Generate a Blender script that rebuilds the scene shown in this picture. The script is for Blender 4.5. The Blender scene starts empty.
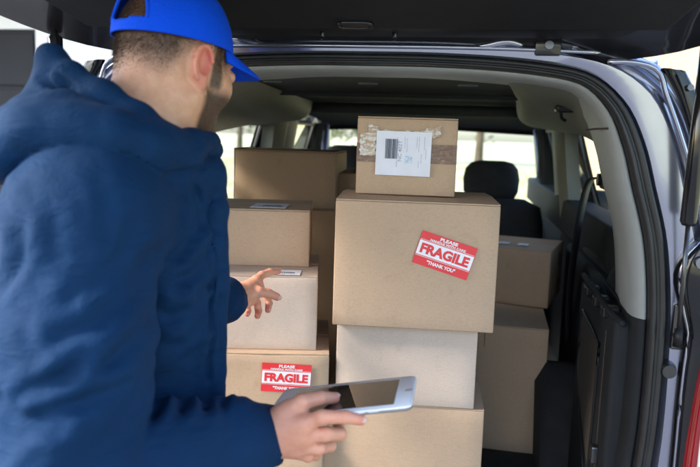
import bpy, bmesh, math, random
import numpy as np
from mathutils import Vector, Matrix
random.seed(7)
rng = np.random.default_rng(7)
R = math.radians
C = bpy.context.scene.collection
scene = bpy.context.scene

# ---------------------------------------------------------------- materials
def new_mat(name):
    m = bpy.data.materials.new(name); m.use_nodes = True
    nt = m.node_tree
    return m, nt, nt.nodes['Principled BSDF'], nt.nodes['Material Output']

def link(nt, a, b): nt.links.new(a, b)

def coord(nt, scale=(1, 1, 1)):
    tc = nt.nodes.new('ShaderNodeTexCoord'); mp = nt.nodes.new('ShaderNodeMapping')
    mp.inputs['Scale'].default_value = scale
    link(nt, tc.outputs['Object'], mp.inputs['Vector'])
    return mp.outputs['Vector']

def noise(nt, vec, scale, detail=4, rough=.55, dist=0):
    n = nt.nodes.new('ShaderNodeTexNoise')
    n.inputs['Scale'].default_value = scale; n.inputs['Detail'].default_value = detail
    n.inputs['Roughness'].default_value = rough; n.inputs['Distortion'].default_value = dist
    link(nt, vec, n.inputs['Vector'])
    return n.outputs['Fac']

def ramp(nt, fac, stops):
    r = nt.nodes.new('ShaderNodeValToRGB')
    el = r.color_ramp.elements
    while len(el) < len(stops): el.new(.5)
    for e, (p, c) in zip(el, stops):
        e.position = p; e.color = (c[0], c[1], c[2], 1)
    link(nt, fac, r.inputs['Fac'])
    return r.outputs['Color']

def bump(nt, bsdf, fac, strength, dist):
    b = nt.nodes.new('ShaderNodeBump')
    b.inputs['Strength'].default_value = strength; b.inputs['Distance'].default_value = dist
    link(nt, fac, b.inputs['Height'])
    if bsdf.inputs['Normal'].links:
        link(nt, bsdf.inputs['Normal'].links[0].from_socket, b.inputs['Normal'])
    link(nt, b.outputs['Normal'], bsdf.inputs['Normal'])

def simple(name, col, rough=.5, metal=0, var=.12, nscale=25, bmp=.0, bscale=300, coat=0, spec=.5):
    m, nt, b, o = new_mat(name)
    v = coord(nt)
    f = noise(nt, v, nscale)
    lo = tuple(c * (1 - var) for c in col); hi = tuple(min(1, c * (1 + var)) for c in col)
    link(nt, ramp(nt, f, [(.3, lo), (.7, hi)]), b.inputs['Base Color'])
    b.inputs['Roughness'].default_value = rough; b.inputs['Metallic'].default_value = metal
    b.inputs['Coat Weight'].default_value = coat
    b.inputs['Specular IOR Level'].default_value = spec
    if bmp: bump(nt, b, noise(nt, v, bscale, 3), bmp, .001)
    return m

def cardboard(name, col):
    m, nt, b, o = new_mat(name)
    v = coord(nt)
    oi = nt.nodes.new('ShaderNodeObjectInfo')
    big = noise(nt, v, 5, 3, .5)
    fib = noise(nt, coord(nt, (60, 60, 420)), 1.0, 4, .65)
    spk = noise(nt, v, 420, 2, .6)
    base = ramp(nt, big, [(.25, [c * .93 for c in col]), (.75, [c * 1.05 for c in col])])
    mx = nt.nodes.new('ShaderNodeMix'); mx.data_type = 'RGBA'; mx.blend_type = 'MULTIPLY'
    mx.inputs['Factor'].default_value = .8
    link(nt, base, mx.inputs['A']); link(nt, ramp(nt, fib, [(.3, (.93,) * 3), (.7, (1.05,) * 3)]), mx.inputs['B'])
    m2 = nt.nodes.new('ShaderNodeMix'); m2.data_type = 'RGBA'; m2.blend_type = 'MULTIPLY'
    m2.inputs['Factor'].default_value = .9
    link(nt, mx.outputs['Result'], m2.inputs['A']); link(nt, ramp(nt, spk, [(.3, (.86, .85, .83)), (.5, (1, 1, 1))]), m2.inputs['B'])
    sc_ = noise(nt, coord(nt, (1, 1, 1.6)), 11, 6, .7, .6)
    m3 = nt.nodes.new('ShaderNodeMix'); m3.data_type = 'RGBA'; m3.blend_type = 'MULTIPLY'; m3.inputs['Factor'].default_value = 1
    link(nt, m2.outputs['Result'], m3.inputs['A']); link(nt, ramp(nt, sc_, [(.30, (.90, .885, .87)), (.40, (1, 1, 1)), (.66, (1, 1, 1)), (.74, (1.07, 1.06, 1.05))]), m3.inputs['B']); m2 = m3
    hs = nt.nodes.new('ShaderNodeHueSaturation')
    mr = nt.nodes.new('ShaderNodeMapRange'); mr.inputs['To Min'].default_value = .94; mr.inputs['To Max'].default_value = 1.05
    link(nt, oi.outputs['Random'], mr.inputs['Value']); link(nt, mr.outputs['Result'], hs.inputs['Value'])
    link(nt, m2.outputs['Result'], hs.inputs['Color']); link(nt, hs.outputs['Color'], b.inputs['Base Color'])
    b.inputs['Roughness'].default_value = .72
    b.inputs['Specular IOR Level'].default_value = .35
    wv = nt.nodes.new('ShaderNodeTexWave'); wv.wave_type = 'BANDS'; wv.bands_direction = 'X'
    wv.inputs['Scale'].default_value = 55; wv.inputs['Distortion'].default_value = .6
    link(nt, v, wv.inputs['Vector'])
    bump(nt, b, wv.outputs['Fac'], .05, .0006)
    bump(nt, b, noise(nt, v, 14, 4), .35, .004)
    bump(nt, b, spk, .1, .0005)
    return m

def fabric(name, col, wr=.35):
    m, nt, b, o = new_mat(name)
    v = coord(nt)
    f = noise(nt, v, 9, 5)
    link(nt, ramp(nt, f, [(.25, [c * .86 for c in col]), (.75, [c * 1.12 for c in col])]), b.inputs['Base Color'])
    b.inputs['Roughness'].default_value = .75
    b.inputs['Sheen Weight'].default_value = .03; b.inputs['Sheen Roughness'].default_value = .4
    b.inputs['Sheen Tint'].default_value = (.4, .6, 1, 1)
    b.inputs['Specular IOR Level'].default_value = .10
    w = nt.nodes.new('ShaderNodeTexWave'); w.wave_type = 'BANDS'; w.bands_direction = 'DIAGONAL'
    w.inputs['Scale'].default_value = 190; w.inputs['Distortion'].default_value = .8; w.inputs['Detail'].default_value = 2
    link(nt, v, w.inputs['Vector'])
    bump(nt, b, noise(nt, coord(nt, (1, 1, 2.4)), 16, 5, .6, 1.2), wr, .008)
    bump(nt, b, w.outputs['Fac'], .3, .0008)
    bump(nt, b, noise(nt, v, 230, 3), .5, .0016)
    return m

def glass_mat(name, tint=(.9, .95, .93), refl=.9):
    m, nt, b, o = new_mat(name)
    nt.nodes.remove(b)
    t = nt.nodes.new('ShaderNodeBsdfTransparent'); t.inputs['Color'].default_value = tint + (1,)
    g = nt.nodes.new('ShaderNodeBsdfGlossy'); g.inputs['Roughness'].default_value = .02
    fr = nt.nodes.new('ShaderNodeFresnel'); fr.inputs['IOR'].default_value = 1.45
    mu = nt.nodes.new('ShaderNodeMath'); mu.operation = 'MULTIPLY'; mu.inputs[1].default_value = refl
    mx = nt.nodes.new('ShaderNodeMixShader')
    link(nt, fr.outputs['Fac'], mu.inputs[0]); link(nt, mu.outputs['Value'], mx.inputs['Fac'])
    link(nt, t.outputs['BSDF'], mx.inputs[1]); link(nt, g.outputs['BSDF'], mx.inputs[2])
    link(nt, mx.outputs['Shader'], o.inputs['Surface'])
    return m

M = {}
M['card'] = cardboard('card', (.49, .342, .232))
M['card_pale'] = cardboard('card_pale', (.55, .44, .365))
M['card_shaded'] = cardboard('card_shaded', (.33, .215, .13))  # darker copy of card for the rear boxes; their shade put into colour
M['card_edge'] = simple('card_edge', (.22, .13, .07), .8)
M['slit'] = simple('slit', (.03, .022, .016), .9)  # dark joints, and painted shade inside slots and recesses
M['red_label'] = simple('red_label', (.72, .035, .045), .35, var=.05)
M['white_label'] = simple('white_label', (.78, .79, .82), .4, var=.03)
M['paper'] = simple('paper', (.74, .75, .84), .45, var=.04, bmp=.2, bscale=60)
M['ink'] = simple('ink', (.03, .035, .06), .6)
M['ink_grey'] = simple('ink_grey', (.34, .37, .46), .6)
M['ink_blue'] = simple('ink_blue', (.42, .58, .72), .6)
M['paint'] = simple('paint', (.36, .38, .48), .17, metal=.9, var=.03, coat=.6)
M['paint_dark'] = simple('paint_dark', (.012, .012, .016), .3, metal=.6, var=.1, coat=.5)
M['rubber'] = simple('rubber', (.012, .013, .015), .38, var=.3)
M['black'] = simple('black', (.008, .0085, .010), .42, var=.2, bmp=.25, bscale=500, spec=.25)
M['gloss_black'] = simple('gloss_black', (.008, .009, .011), .12, var=.1)
M['strut_metal'] = simple('strut_metal', (.08, .08, .085), .25, metal=.8)
M['bolt'] = simple('bolt', (.16, .17, .2), .35, metal=.9)
M['trim_light'] = simple('trim_light', (.215, .23, .23), .55, var=.05, bmp=.2, bscale=600)
M['trim_mid'] = simple('trim_mid', (.13, .135, .11), .62, var=.06, bmp=.2, bscale=600)
M['headliner'] = simple('headliner', (.024, .029, .029), .9, var=.1, bmp=.3, bscale=500)
M['panel_dark'] = simple('panel_dark', (.011, .0125, .015), .7, var=.15, bmp=.4, bscale=700, spec=.22)
M['seat'] = simple('seat', (.014, .017, .024), .85, var=.2, bmp=.4, bscale=500)
M['carpet'] = simple('carpet', (.012, .012, .014), .95, var=.3, bmp=.8, bscale=400)
M['belt'] = simple('belt', (.012, .012, .013), .6)
M['glass'] = glass_mat('glass')
M['tail_red'] = simple('tail_red', (.22, .004, .009), .12, var=.1, coat=1)
M['lens'] = simple('lens', (.75, .76, .78), .15, var=.05, coat=1)
M['tyre'] = simple('tyre', (.015, .015, .015), .8)
M['tablet_white'] = simple('tablet_white', (.82, .83, .85), .35, var=.01)
M['tablet_back'] = simple('tablet_back', (.5, .52, .56), .28, metal=.9, var=.02)
M['cap_blue'] = fabric('cap_blue', (.002, .070, .72), .25)
M['jacket'] = fabric('jacket', (.0036, .0235, .070), .5)
M['jacket_dark'] = fabric('jacket_dark', (.007, .024, .075), .3)
M['trousers'] = fabric('trousers', (.02, .025, .035), .4)
M['shoe'] = simple('shoe', (.03, .025, .02), .5)
M['hair'] = simple('hair', (.06, .040, .030), .55, var=.4, nscale=200)

# screen of the tablet: dark glass
M['screen'] = simple('screen', (.01, .011, .012), .04, var=.05, spec=.8)

# clear brown packing tape
def tape_mat():
    m, nt, b, o = new_mat('tape')
    v = coord(nt, (1, 1, 1))
    n = noise(nt, coord(nt, (1, 1, 1)), 120, 4, .6)
    link(nt, ramp(nt, n, [(.35, (.15, .075, .045)), (.60, (.21, .115, .072)), (.78, (.42, .33, .28))]), b.inputs['Base Color'])
    b.inputs['Roughness'].default_value = .2
    bump(nt, b, noise(nt, coord(nt, (1, 1, 3)), 60, 4), .6, .002)
    return m
M['tape'] = tape_mat()
def film_mat():
    m, nt, b, o = new_mat('film')
    n = noise(nt, coord(nt, (1, 1, 2.0)), 70, 3, .6, 1)
    link(nt, ramp(nt, n, [(.44, (.45, .32, .22)), (.58, (.68, .64, .61))]), b.inputs['Base Color'])
    b.inputs['Roughness'].default_value = .15
    bump(nt, b, n, .4, .002)
    return m
M['film'] = film_mat()

# ---------------------------------------------------------------- mesh helpers
def mesh(name, verts, faces, mat, parent=None, smooth=False, loc=None, rot=None):
    me = bpy.data.meshes.new(name)
    me.from_pydata([tuple(map(float, v)) for v in verts], [], [tuple(map(int, f)) for f in faces])
    bm = bmesh.new(); bm.from_mesh(me)
    bmesh.ops.recalc_face_normals(bm, faces=bm.faces)
    bm.to_mesh(me); bm.free()
    me.materials.append(M[mat] if isinstance(mat, str) else mat)
    if smooth: me.polygons.foreach_set('use_smooth', [True] * len(me.polygons))
    o = bpy.data.objects.new(name, me); C.objects.link(o)
    if parent: o.parent = parent
    if loc: o.location = loc
    if rot: o.rotation_euler = rot
    return o

class MB:
    """collects simple solids into ONE mesh"""
    def __init__(s): s.v = []; s.f = []
    def add(s, v, f):
        n = len(s.v); s.v += [tuple(p) for p in v]; s.f += [tuple(i + n for i in q) for q in f]; return s
    def box(s, lo, hi, bev=0, seg=2, M4=None):
        bm = bmesh.new(); bmesh.ops.create_cube(bm, size=1)
        for v in bm.verts:
            v.co = Vector([lo[i] + (v.co[i] + .5) * (hi[i] - lo[i]) for i in range(3)])
        if bev: bmesh.ops.bevel(bm, geom=list(bm.edges), offset=bev, segments=seg, profile=.5, affect='EDGES')
        if M4: bm.transform(M4)
        bm.verts.index_update()
        s.add([v.co[:] for v in bm.verts], [[v.index for v in f.verts] for f in bm.faces]); bm.free(); return s
    def tube(s, pts, rad, n=12, flat=1.0, cap=True, up=(0, 0, 1)):
        pts = [Vector(p) for p in pts]; k = len(pts)
        if not hasattr(rad, '__len__'): rad = [rad] * k
        v = []; f = []
        for i, p in enumerate(pts):
            t = (pts[min(i + 1, k - 1)] - pts[max(i - 1, 0)]).normalized()
            a = t.cross(Vector(up))
            if a.length < 1e-4: a = t.cross(Vector((1, 0, 0)))
            a.normalize(); b = a.cross(t)
            for j in range(n):
                q = 2 * math.pi * j / n
                v.append(p + a * rad[i] * math.cos(q) + b * rad[i] * flat * math.sin(q))
        for i in range(k - 1):
            for j in range(n):
                f.append((i * n + j, i * n + (j + 1) % n, (i + 1) * n + (j + 1) % n, (i + 1) * n + j))
        if cap:
            f.append(tuple(range(n))); f.append(tuple((k - 1) * n + j for j in range(n)))
        return s.add(v, f)
    def loft(s, rings, closed=False, capends=False):
        n = len(rings[0]); v = [p for r in rings for p in r]; f = []
        for i in range(len(rings) - 1):
            for j in range(n if closed else n - 1):
                f.append((i * n + j, i * n + (j + 1) % n, (i + 1) * n + (j + 1) % n, (i + 1) * n + j))
        if capends:
            f.append(tuple(range(n))); f.append(tuple((len(rings) - 1) * n + j for j in range(n)))
        return s.add(v, f)
    def build(s, name, mat, parent=None, smooth=False, solid=0, off=0):
        o = mesh(name, s.v, s.f, mat, parent, smooth)
        if solid:
            m = o.modifiers.new('thick', 'SOLIDIFY'); m.thickness = solid; m.offset = off
            bake(o)
        return o

def bake(o):
    dg = bpy.context.evaluated_depsgraph_get(); dg.update()
    me = bpy.data.meshes.new_from_object(o.evaluated_get(dg))
    o.modifiers.clear(); o.data = me

def autosmooth(o, ang=35):
    me = o.data
    me.polygons.foreach_set('use_smooth', [True] * len(me.polygons))
    bm = bmesh.new(); bm.from_mesh(me)
    for e in bm.edges:
        if len(e.link_faces) == 2 and e.calc_face_angle(0) > R(ang): e.smooth = False
    bm.to_mesh(me); bm.free()
    return o

def empty(name, loc=(0, 0, 0), rz=0, parent=None):
    o = bpy.data.objects.new(name, None); C.objects.link(o)
    o.empty_display_size = .1; o.location = loc; o.rotation_euler = (0, 0, rz)
    if parent: o.parent = parent
    return o

def tag(o, label=None, cat=None, group=None, kind=None):
    if label: o['label'] = label
    if cat: o['category'] = cat
    if group: o['group'] = group
    if kind: o['kind'] = kind
    return o

def text_geo(txt, size, fat=0.0, wide=1.0):
    """flat letters as verts / faces in the xz plane, centred"""
    cu = bpy.data.curves.new('letters', 'FONT'); cu.body = txt; cu.size = size
    cu.align_x = 'CENTER'; cu.align_y = 'CENTER'; cu.offset = fat; cu.resolution_u = 3
    o = bpy.data.objects.new('letters', cu); C.objects.link(o)
    dg = bpy.context.evaluated_depsgraph_get(); dg.update()
    me = bpy.data.meshes.new_from_object(o.evaluated_get(dg))
    v = [(p.co.x * wide, p.co.y) for p in me.vertices]; f = [tuple(q.vertices) for q in me.polygons]
    bpy.data.objects.remove(o); bpy.data.curves.remove(cu); bpy.data.meshes.remove(me)
    xs = [p[0] for p in v]; ys = [p[1] for p in v]
    cx, cy = (min(xs) + max(xs)) / 2, (min(ys) + max(ys)) / 2
    return [(a - cx, b - cy) for a, b in v], f, max(xs) - min(xs), max(ys) - min(ys)

def text_fit(mb, txt, cx, cz, w, h, y, fat=0.0, rot=0):
    v, f, tw, th = text_geo(txt, 1.0, fat)
    sx, sz = w / tw, h / th
    c, s = math.cos(rot), math.sin(rot)
    mb.add([(cx + (a * sx) * c - (b * sz) * s, y, cz + (a * sx) * s + (b * sz) * c) for a, b in v], f)

def smooth_line(pts, n):
    """Catmull-Rom through 2D/3D points, n samples by arc length"""
    P = np.array(pts, float); P = np.vstack([2 * P[0] - P[1], P, 2 * P[-1] - P[-2]])
    out = []
    for i in range(1, len(P) - 2):
        for t in np.linspace(0, 1, 12, endpoint=False):
            a, b, c, d = P[i - 1], P[i], P[i + 1], P[i + 2]
            out.append(.5 * ((2 * b) + (c - a) * t + (2 * a - 5 * b + 4 * c - d) * t * t + (3 * b - a - 3 * c + d) * t ** 3))
    out.append(P[-2]); out = np.array(out)
    L = np.r_[0, np.cumsum(np.linalg.norm(np.diff(out, axis=0), axis=1))]
    u = np.linspace(0, L[-1], n)
    return np.stack([np.interp(u, L, out[:, k]) for k in range(P.shape[1])], 1)
# ---------------------------------------------------------------- cartons
def label_part(root, w, h, cx, cz, rot, y, name='warning_label'):
    """red and white warning sticker lying on the front face (local y = front)"""
    b = MB().box((-w / 2, -.0006, -h / 2), (w / 2, 0, h / 2))
    lab = b.build(name, 'red_label', root); lab.location = (cx, y, cz); lab.rotation_euler = (0, -rot, 0)
    band = MB().box((-w * .492, -.0011, -h * .205), (w * .492, -.00061, h * .225))
    for zz in (-h * .235, h * .255):                       # fine dotted borders of the white band
        for i in range(40):
            x = -w * .48 + i * w * .96 / 39
            band.box((x - w * .006, -.0011, zz - h * .012), (x + w * .006, -.00061, zz + h * .012))
    band.build('white_band', 'white_label', lab)
    t = MB(); text_fit(t, 'FRAGILE', 0, h * .01, w * .88, h * .31, -.0015, .05); t.build('red_lettering', 'red_label', lab)
    t = MB()
    text_fit(t, 'PLEASE', 0, h * .41, w * .32, h * .10, -.0015, .04); t.build('white_lettering', 'white_label', lab)
    t = MB(); text_fit(t, 'HANDLE WITH CARE', 0, h * .305, w * .64, h * .068, -.0015, .035)
    t.build('white_lettering', 'white_label', lab)
    t = MB(); text_fit(t, '"THANK YOU"', 0, -h * .355, w * .52, h * .115, -.0015, .04)
    t.build('white_lettering', 'white_label', lab)
    return lab

def carton(name, label, x, yf, z, w, d, h, yaw, mat='card', group=None, seam='x', lift=.002, taped=False, seed=0):
    """x, yf: centre of the bottom front edge; z: underside"""
    rd = random.Random(seed + int(w * 1000))
    c, s = math.cos(R(yaw)), math.sin(R(yaw))
    root = empty(name, (x - s * d / 2, yf + c * d / 2, z), R(yaw))
    tag(root, label, 'box', group)
    # body: bevelled, subdivided and slightly warped
    bm = bmesh.new(); bmesh.ops.create_cube(bm, size=1)
    hb = h - .004
    for v in bm.verts: v.co = Vector((v.co.x * w, v.co.y * d, (v.co.z + .5) * hb))
    bmesh.ops.bevel(bm, geom=list(bm.edges), offset=.0028, segments=2, profile=.5, affect='EDGES')
    bmesh.ops.subdivide_edges(bm, edges=[e for e in bm.edges if e.calc_length() > .1], cuts=9, use_grid_fill=True)
    ph = [rd.uniform(0, 6) for _ in range(6)]
    for v in bm.verts:
        u, t, q = v.co.x / w, v.co.y / d, v.co.z / hb - .5
        bul = .0028 * (1 - 4 * u * u) * (1 - 4 * q * q)
        if t < -.49: v.co.y += -bul * .8 + .0011 * math.sin(9 * u + ph[0]) * math.sin(7 * q + ph[1])
        if abs(u) > .49: v.co.x += math.copysign(.002 * (1 - 4 * q * q) * (1 - 4 * t * t), u)
    me = bpy.data.meshes.new('carton'); bm.to_mesh(me); bm.free(); me.materials.append(M[mat])
    body = bpy.data.objects.new('carton', me); C.objects.link(body); body.parent = root; autosmooth(body, 50)
    # top flaps meeting at a seam
    def flap(x0, x1, y0, y1, ax, sgn):
        nx = 10; v = []; f = []
        for k in (0, 1):
            for i in range(nx + 1):
                for j in range(nx + 1):
                    px = x0 + (x1 - x0) * i / nx; py = y0 + (y1 - y0) * j / nx
                    t = (i if ax == 'x' else j) / nx
                    if sgn < 0: t = 1 - t
                    zz = hb + (.0038 if k else .0006) + lift * t * (1 + .3 * math.sin(5 * (j if ax == 'x' else i) / nx + ph[2]))
                    if k and (i in (0, nx) or j in (0, nx)): zz -= .0009
                    v.append((px, py, zz))
        N = (nx + 1) ** 2
        for k in (0, 1):
            for i in range(nx):
                for j in range(nx):
                    a = k * N + i * (nx + 1) + j; f.append((a, a + 1, a + nx + 2, a + nx + 1))
        rim = [i * (nx + 1) for i in range(nx + 1)] + [nx * (nx + 1) + j for j in range(1, nx + 1)] + \
              [i * (nx + 1) + nx for i in range(nx - 1, -1, -1)] + [j for j in range(nx - 1, 0, -1)]
        for a, b in zip(rim, rim[1:] + rim[:1]): f.append((a, b, b + N, a + N))
        return autosmooth(mesh('flap', v, f, mat, root), 40)
    e = .0006
    if seam == 'x':
        flap(-w / 2 + e, w / 2 - e, -d / 2 + e, -.0015, 'y', 1); flap(-w / 2 + e, w / 2 - e, .0015, d / 2 - e, 'y', -1)
    else:
        flap(-w / 2 + e, -.0015, -d / 2 + e, d / 2 - e, 'x', 1); flap(.0015, w / 2 - e, -d / 2 + e, d / 2 - e, 'x', -1)
    if taped:
        tz = hb + .0045 + lift * 1.3
        if seam == 'x': tb = MB().box((-w / 2, -.024, tz), (w / 2, .024, tz + .0006))
        else: tb = MB().box((-.024, -d / 2, tz), (.024, d / 2, tz + .0006))
        tb.build('tape', 'tape', root)
    return root

def top_slip(root, name, w, d, cx, cy, z, rot, ink=True):
    lab = MB().box((-w / 2, -d / 2, 0), (w / 2, d / 2, .0007)).build(name, 'paper', root)
    lab.location = (cx, cy, z); lab.rotation_euler = (0, 0, rot)
    t = MB(); x = -w * .20
    rr = random.Random(3)
    while x < w * .34:
        bw = rr.choice((.0008, .0014, .002))
        t.box((x, -d * .16, .0008), (x + bw, d * .02, .0011)); x += bw + rr.choice((.0012, .002))
    for i in range(14):
        x = -w * .34 + i * w * .05
        t.box((x, -d * .30, .0008), (x + w * .03, -d * .25, .0011))
    t.build('barcode', 'ink', lab)
    return lab

G = 'cardboard boxes packed in the back of the van'
FLOOR = .582
# middle stack, bottom to top
carton('cardboard_box', 'plain brown box at the bottom of the middle stack, under the pale box', .090, .135, FLOOR, .372, .34, .362, 2.6, 'card', G, seed=1)
carton('cardboard_box', 'pale plain box in the middle stack, directly under the big FRAGILE box', .094, .130, .944, .316, .30, .188, 4.0, 'card_pale', G, seed=2)
bB = carton('cardboard_box', 'big brown box with a tilted red FRAGILE sticker, under the labelled box', .107, .100, 1.132, .353, .33, .282, 4.3, 'card', G, seed=3, lift=.004)
label_part(bB, .1235, .0735, .0630, .168, R(-16.5), -.165 - .0036)
bA = carton('cardboard_box', 'small brown box with white shipping label and brown tape, topmost of the middle stack', .071, .195, 1.418, .226, .2, .176, 4.2, 'card', G, seed=4)
# shipping label, pouch and tape on the small box
yb = -.1 - .0035
t = MB().box((-.113, yb - .0006, .074), (.113, yb + .001, .116)); t.build('tape', 'tape', bA)
v = []; f = []
cols, rows = 46, 8
for j in range(rows + 1):
    for i in range(cols + 1):
        xx = -.088 + .163 * i / cols; edge = (abs(j - rows / 2) / (rows / 2)) ** 4
        zz = .132 + (.013 + .010 * (i < 7 or i > 36)) * j / rows + (.0012 * math.sin(i * 1.3) + .0016 * math.sin(i * .57 + 1)) * edge
        v.append((xx + .002 * math.sin(j * 2.4) * (i in (0, cols)), yb - .0012 - .0009 * rng.random(), zz))
for j in range(rows):
    for i in range(cols):
        a = j * (cols + 1) + i; f.append((a, a + 1, a + cols + 2, a + cols + 1))
mesh('crumpled_pouch', v, f, 'film', bA)
v = []; f = []
for j in range(9):
    for i in range(9):
        v.append((-.106 + .036 * i / 8 + .002 * math.sin(j * 2.2), yb - .0012 - .0012 * rng.random(), .088 + .05 * j / 8 + .001 * math.sin(i * 2)))
for j in range(8):
    for i in range(8):
        a = j * 9 + i; f.append((a, a + 1, a + 10, a + 9))
mesh('crumpled_pouch', v, f, 'film', bA)
sl = MB().box((-.062, -.0008, -.0495), (.062, 0, .0495)).build('shipping_label', 'paper', bA)
sl.location = (-.007, yb - .003, .094); sl.rotation_euler = (0, R(.6), 0)
t = MB(); rr = random.Random(5); x = -.041
while x < -.014:
    bw = rr.choice((.0006, .0011, .0016)); t.box((x, -.0013, -.012), (x + bw, -.0009, .032)); x += bw + rr.choice((.0006, .001))
t.build('barcode', 'ink', sl)
t = MB()
for (cx, cz, w_, h_, tx) in ((-.008, .006, .046, .0085, 'NC 402T'), (-.0145, .028, .014, .003, 'No. 11'), (-.0145, -.022, .016, .003, '5501')):
    text_fit(t, tx, cx, cz, w_, h_, -.0013, .01, R(90))
t.build('lettering', 'ink_grey', sl)
t = MB()
for i in range(9):
    for j in range(9):
        if rr.random() < .5: t.box((.004 + i * .0019, -.0013, -.021 + j * .0019), (.0058 + i * .0019, -.0009, -.0192 + j * .0019))
t.build('code_patch', 'ink_blue', sl)
t = MB()
for (x0, z0, ln) in ((.002, .012, .026), (.007, .004, .03), (.029, .014, .022), (.034, .006, .03), (.040, -.02, .02), (.046, .010, .028), (.050, -.01, .02), (.034, -.03, .014)):
    z = z0
    while z < z0 + ln:
        b_ = rr.uniform(.001, .004); t.box((x0, -.0013, z), (x0 + .0011, -.0009, z + b_)); z += b_ + .0012
t.build('fine_print', 'ink_grey', sl)

# near left stack
carton('cardboard_box', 'brown box at the very bottom of the left stack, below the hand with the tablet', -.232, .07, FLOOR, .300, .30, .270, 10, 'card', G, seed=5)
e3 = carton('cardboard_box', 'brown box in the left stack with a straight red FRAGILE sticker behind the tablet', -.221, .080, .852, .292, .30, .205, 11.4, 'card', G, seed=6)
label_part(e3, .112, .067, .0500, .148, R(-2.5), -.15 - .0034)
e2 = carton('cardboard_box', 'pale box in the left stack that the man touches with his finger', -.243, .100, 1.057, .266, .30, .174, 11.2, 'card_pale', G, seed=7, lift=.001)
top_slip(e2, 'address_slip', .085, .055, .051, -.119, .1752, R(-2))
e1 = carton('cardboard_box', 'wide brown box on top of the left stack with a white slip lying on it', -.280, .200, 1.2315, .255, .26, .138, 11, 'card', G, seed=8, lift=.001)
top_slip(e1, 'address_slip', .085, .10, .028, -.06, .1392, R(-4))
# boxes at the back
carton('cardboard_box', 'tall box in shade behind the left stack, under the dark upper box', -.285, .60, FLOOR, .37, .36, .750, 3, 'card_shaded', G, seed=9)
bF = carton('cardboard_box', 'dim brown box standing against the side window, highest box at the left', -.314, .595, 1.332, .299, .30, .168, 3.7, 'card_shaded', G, seed=10)
MB().box((-.1535, -.149, .001), (-.1505, .10, .171), .0006).build('loose_flap', 'card_pale', bF)  # paler card than the box; window light on the flap put into colour
carton('cardboard_box', 'shaded box glimpsed behind the small box with the shipping label, before the headrest', -.06, .68, FLOOR, .26, .3, .855, 0, 'card_shaded', G, seed=11)
bK = carton('cardboard_box', 'tall plain brown box standing on the floor at the right of the van', .377, .74, FLOOR, .212, .60, .403, -2.3, 'card', G, seed=12, lift=.003)
MB().box((-.085, -.306, .335), (-.083, -.301, .392)).build('loose_flap', 'card_edge', bK)
bI = carton('cardboard_box', 'box with dark hand slots lying on the tall box at the right of the van', .385, 1.02, .989, .248, .30, .197, -15, 'card', G, seed=13, lift=.0015)
for (y0, z0, hh) in ((.03, .02, .055), (.03, .12, .05)):
    MB().box((.1262, y0, z0), (.1275, y0 + .02, z0 + hh)).build('hand_slot_shade', 'slit', bI)  # dark plates on the face, painted shade of the holes
for (x0, ww) in ((-.07, .04), (.0, .035)):
    MB().box((x0, -.10, .2015), (x0 + ww, -.06, .2025)).build('tape_strip', 'paper', bI)
# ---------------------------------------------------------------- the van
VAN = tag(empty('delivery_van', (0, 0, 0)), 'silver blue van with its tailgate raised and cargo bay full of boxes', 'van')
NB = 97
halfS = [(0, 1.708), (.12, 1.7075), (.24, 1.703), (.333, 1.695), (.407, 1.683), (.450, 1.663), (.485, 1.631), (.510, 1.595), (.536, 1.536), (.556, 1.47),
         (.585, 1.369), (.601, 1.249), (.606, 1.127), (.606, 1.0), (.602, .914), (.592, .75), (.575, .66), (.53, .60), (.40, .578), (0, .575)]
halfO = [(0, 1.750), (.13, 1.749), (.26, 1.744), (.36, 1.738), (.445, 1.728), (.510, 1.715), (.560, 1.695), (.600, 1.662), (.640, 1.59), (.668, 1.50),
         (.705, 1.38), (.748, 1.25), (.79, 1.127), (.825, 1.0), (.84, .914), (.845, .75), (.84, .62), (.82, .50), (.60, .44), (0, .43)]
hs = smooth_line(halfS, NB); 
# outer curve sampled so that equal indices correspond
cs_ = np.array(halfS); ho_c = np.array(halfO)
def param_match(n):
    """sample both outlines at the same fractional control index"""
    P = np.array(halfS); 
    idx = []
    fine = smooth_line(halfS, 1500)
    ctrl_u = [np.argmin(np.linalg.norm(fine - p, axis=1)) for p in P]
    u = np.interp(np.linspace(0, 1499, n), ctrl_u, np.arange(len(P)))
    def cr(Q, t):
        Q = np.array(Q, float); i = min(int(t), len(Q) - 2); f = t - i
        a = Q[i - 1] if i > 0 else np.array([-Q[1][0], Q[1][1]]); b = Q[i]; c = Q[i + 1]
        d = Q[i + 2] if i + 2 < len(Q) else np.array([-Q[-2][0], Q[-2][1]])
        return .5 * ((2 * b) + (c - a) * f + (2 * a - 5 * b + 4 * c - d) * f * f + (3 * b - a - 3 * c + d) * f ** 3)
    return np.array([cr(halfS, t) for t in u]), np.array([cr(halfO, t) for t in u])
hs, ho = param_match(NB)
def full(h):
    """mirror a half outline into a closed ring"""
    l = h[1:-1][::-1].copy(); l[:, 0] *= -1
    return np.vstack([h, l])
S, O = full(hs), full(ho)
def ring(k, y): 
    p = S + (O - S) * k
    return [(a, y if not callable(y) else y(a, b), b) for a, b in p]
def inset(dist, y):
    """offset the seal outline inwards by dist"""
    nxt = np.roll(S, -1, 0); prv = np.roll(S, 1, 0); t = nxt - prv; t /= np.linalg.norm(t, axis=1)[:, None]
    nrm = np.stack([t[:, 1], -t[:, 0]], 1)            # points inwards for this winding
    c = S.mean(0)
    if (nrm[0] @ (c - S[0])) < 0: nrm = -nrm
    p = S + nrm * (dist * (1 - .42 * np.clip(np.abs(nrm[:, 1:2]) * (S[:, 1:2] > 1.3) * 1.4 - .4, 0, 1)))
    return [(a, y, b) for a, b in p]

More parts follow.
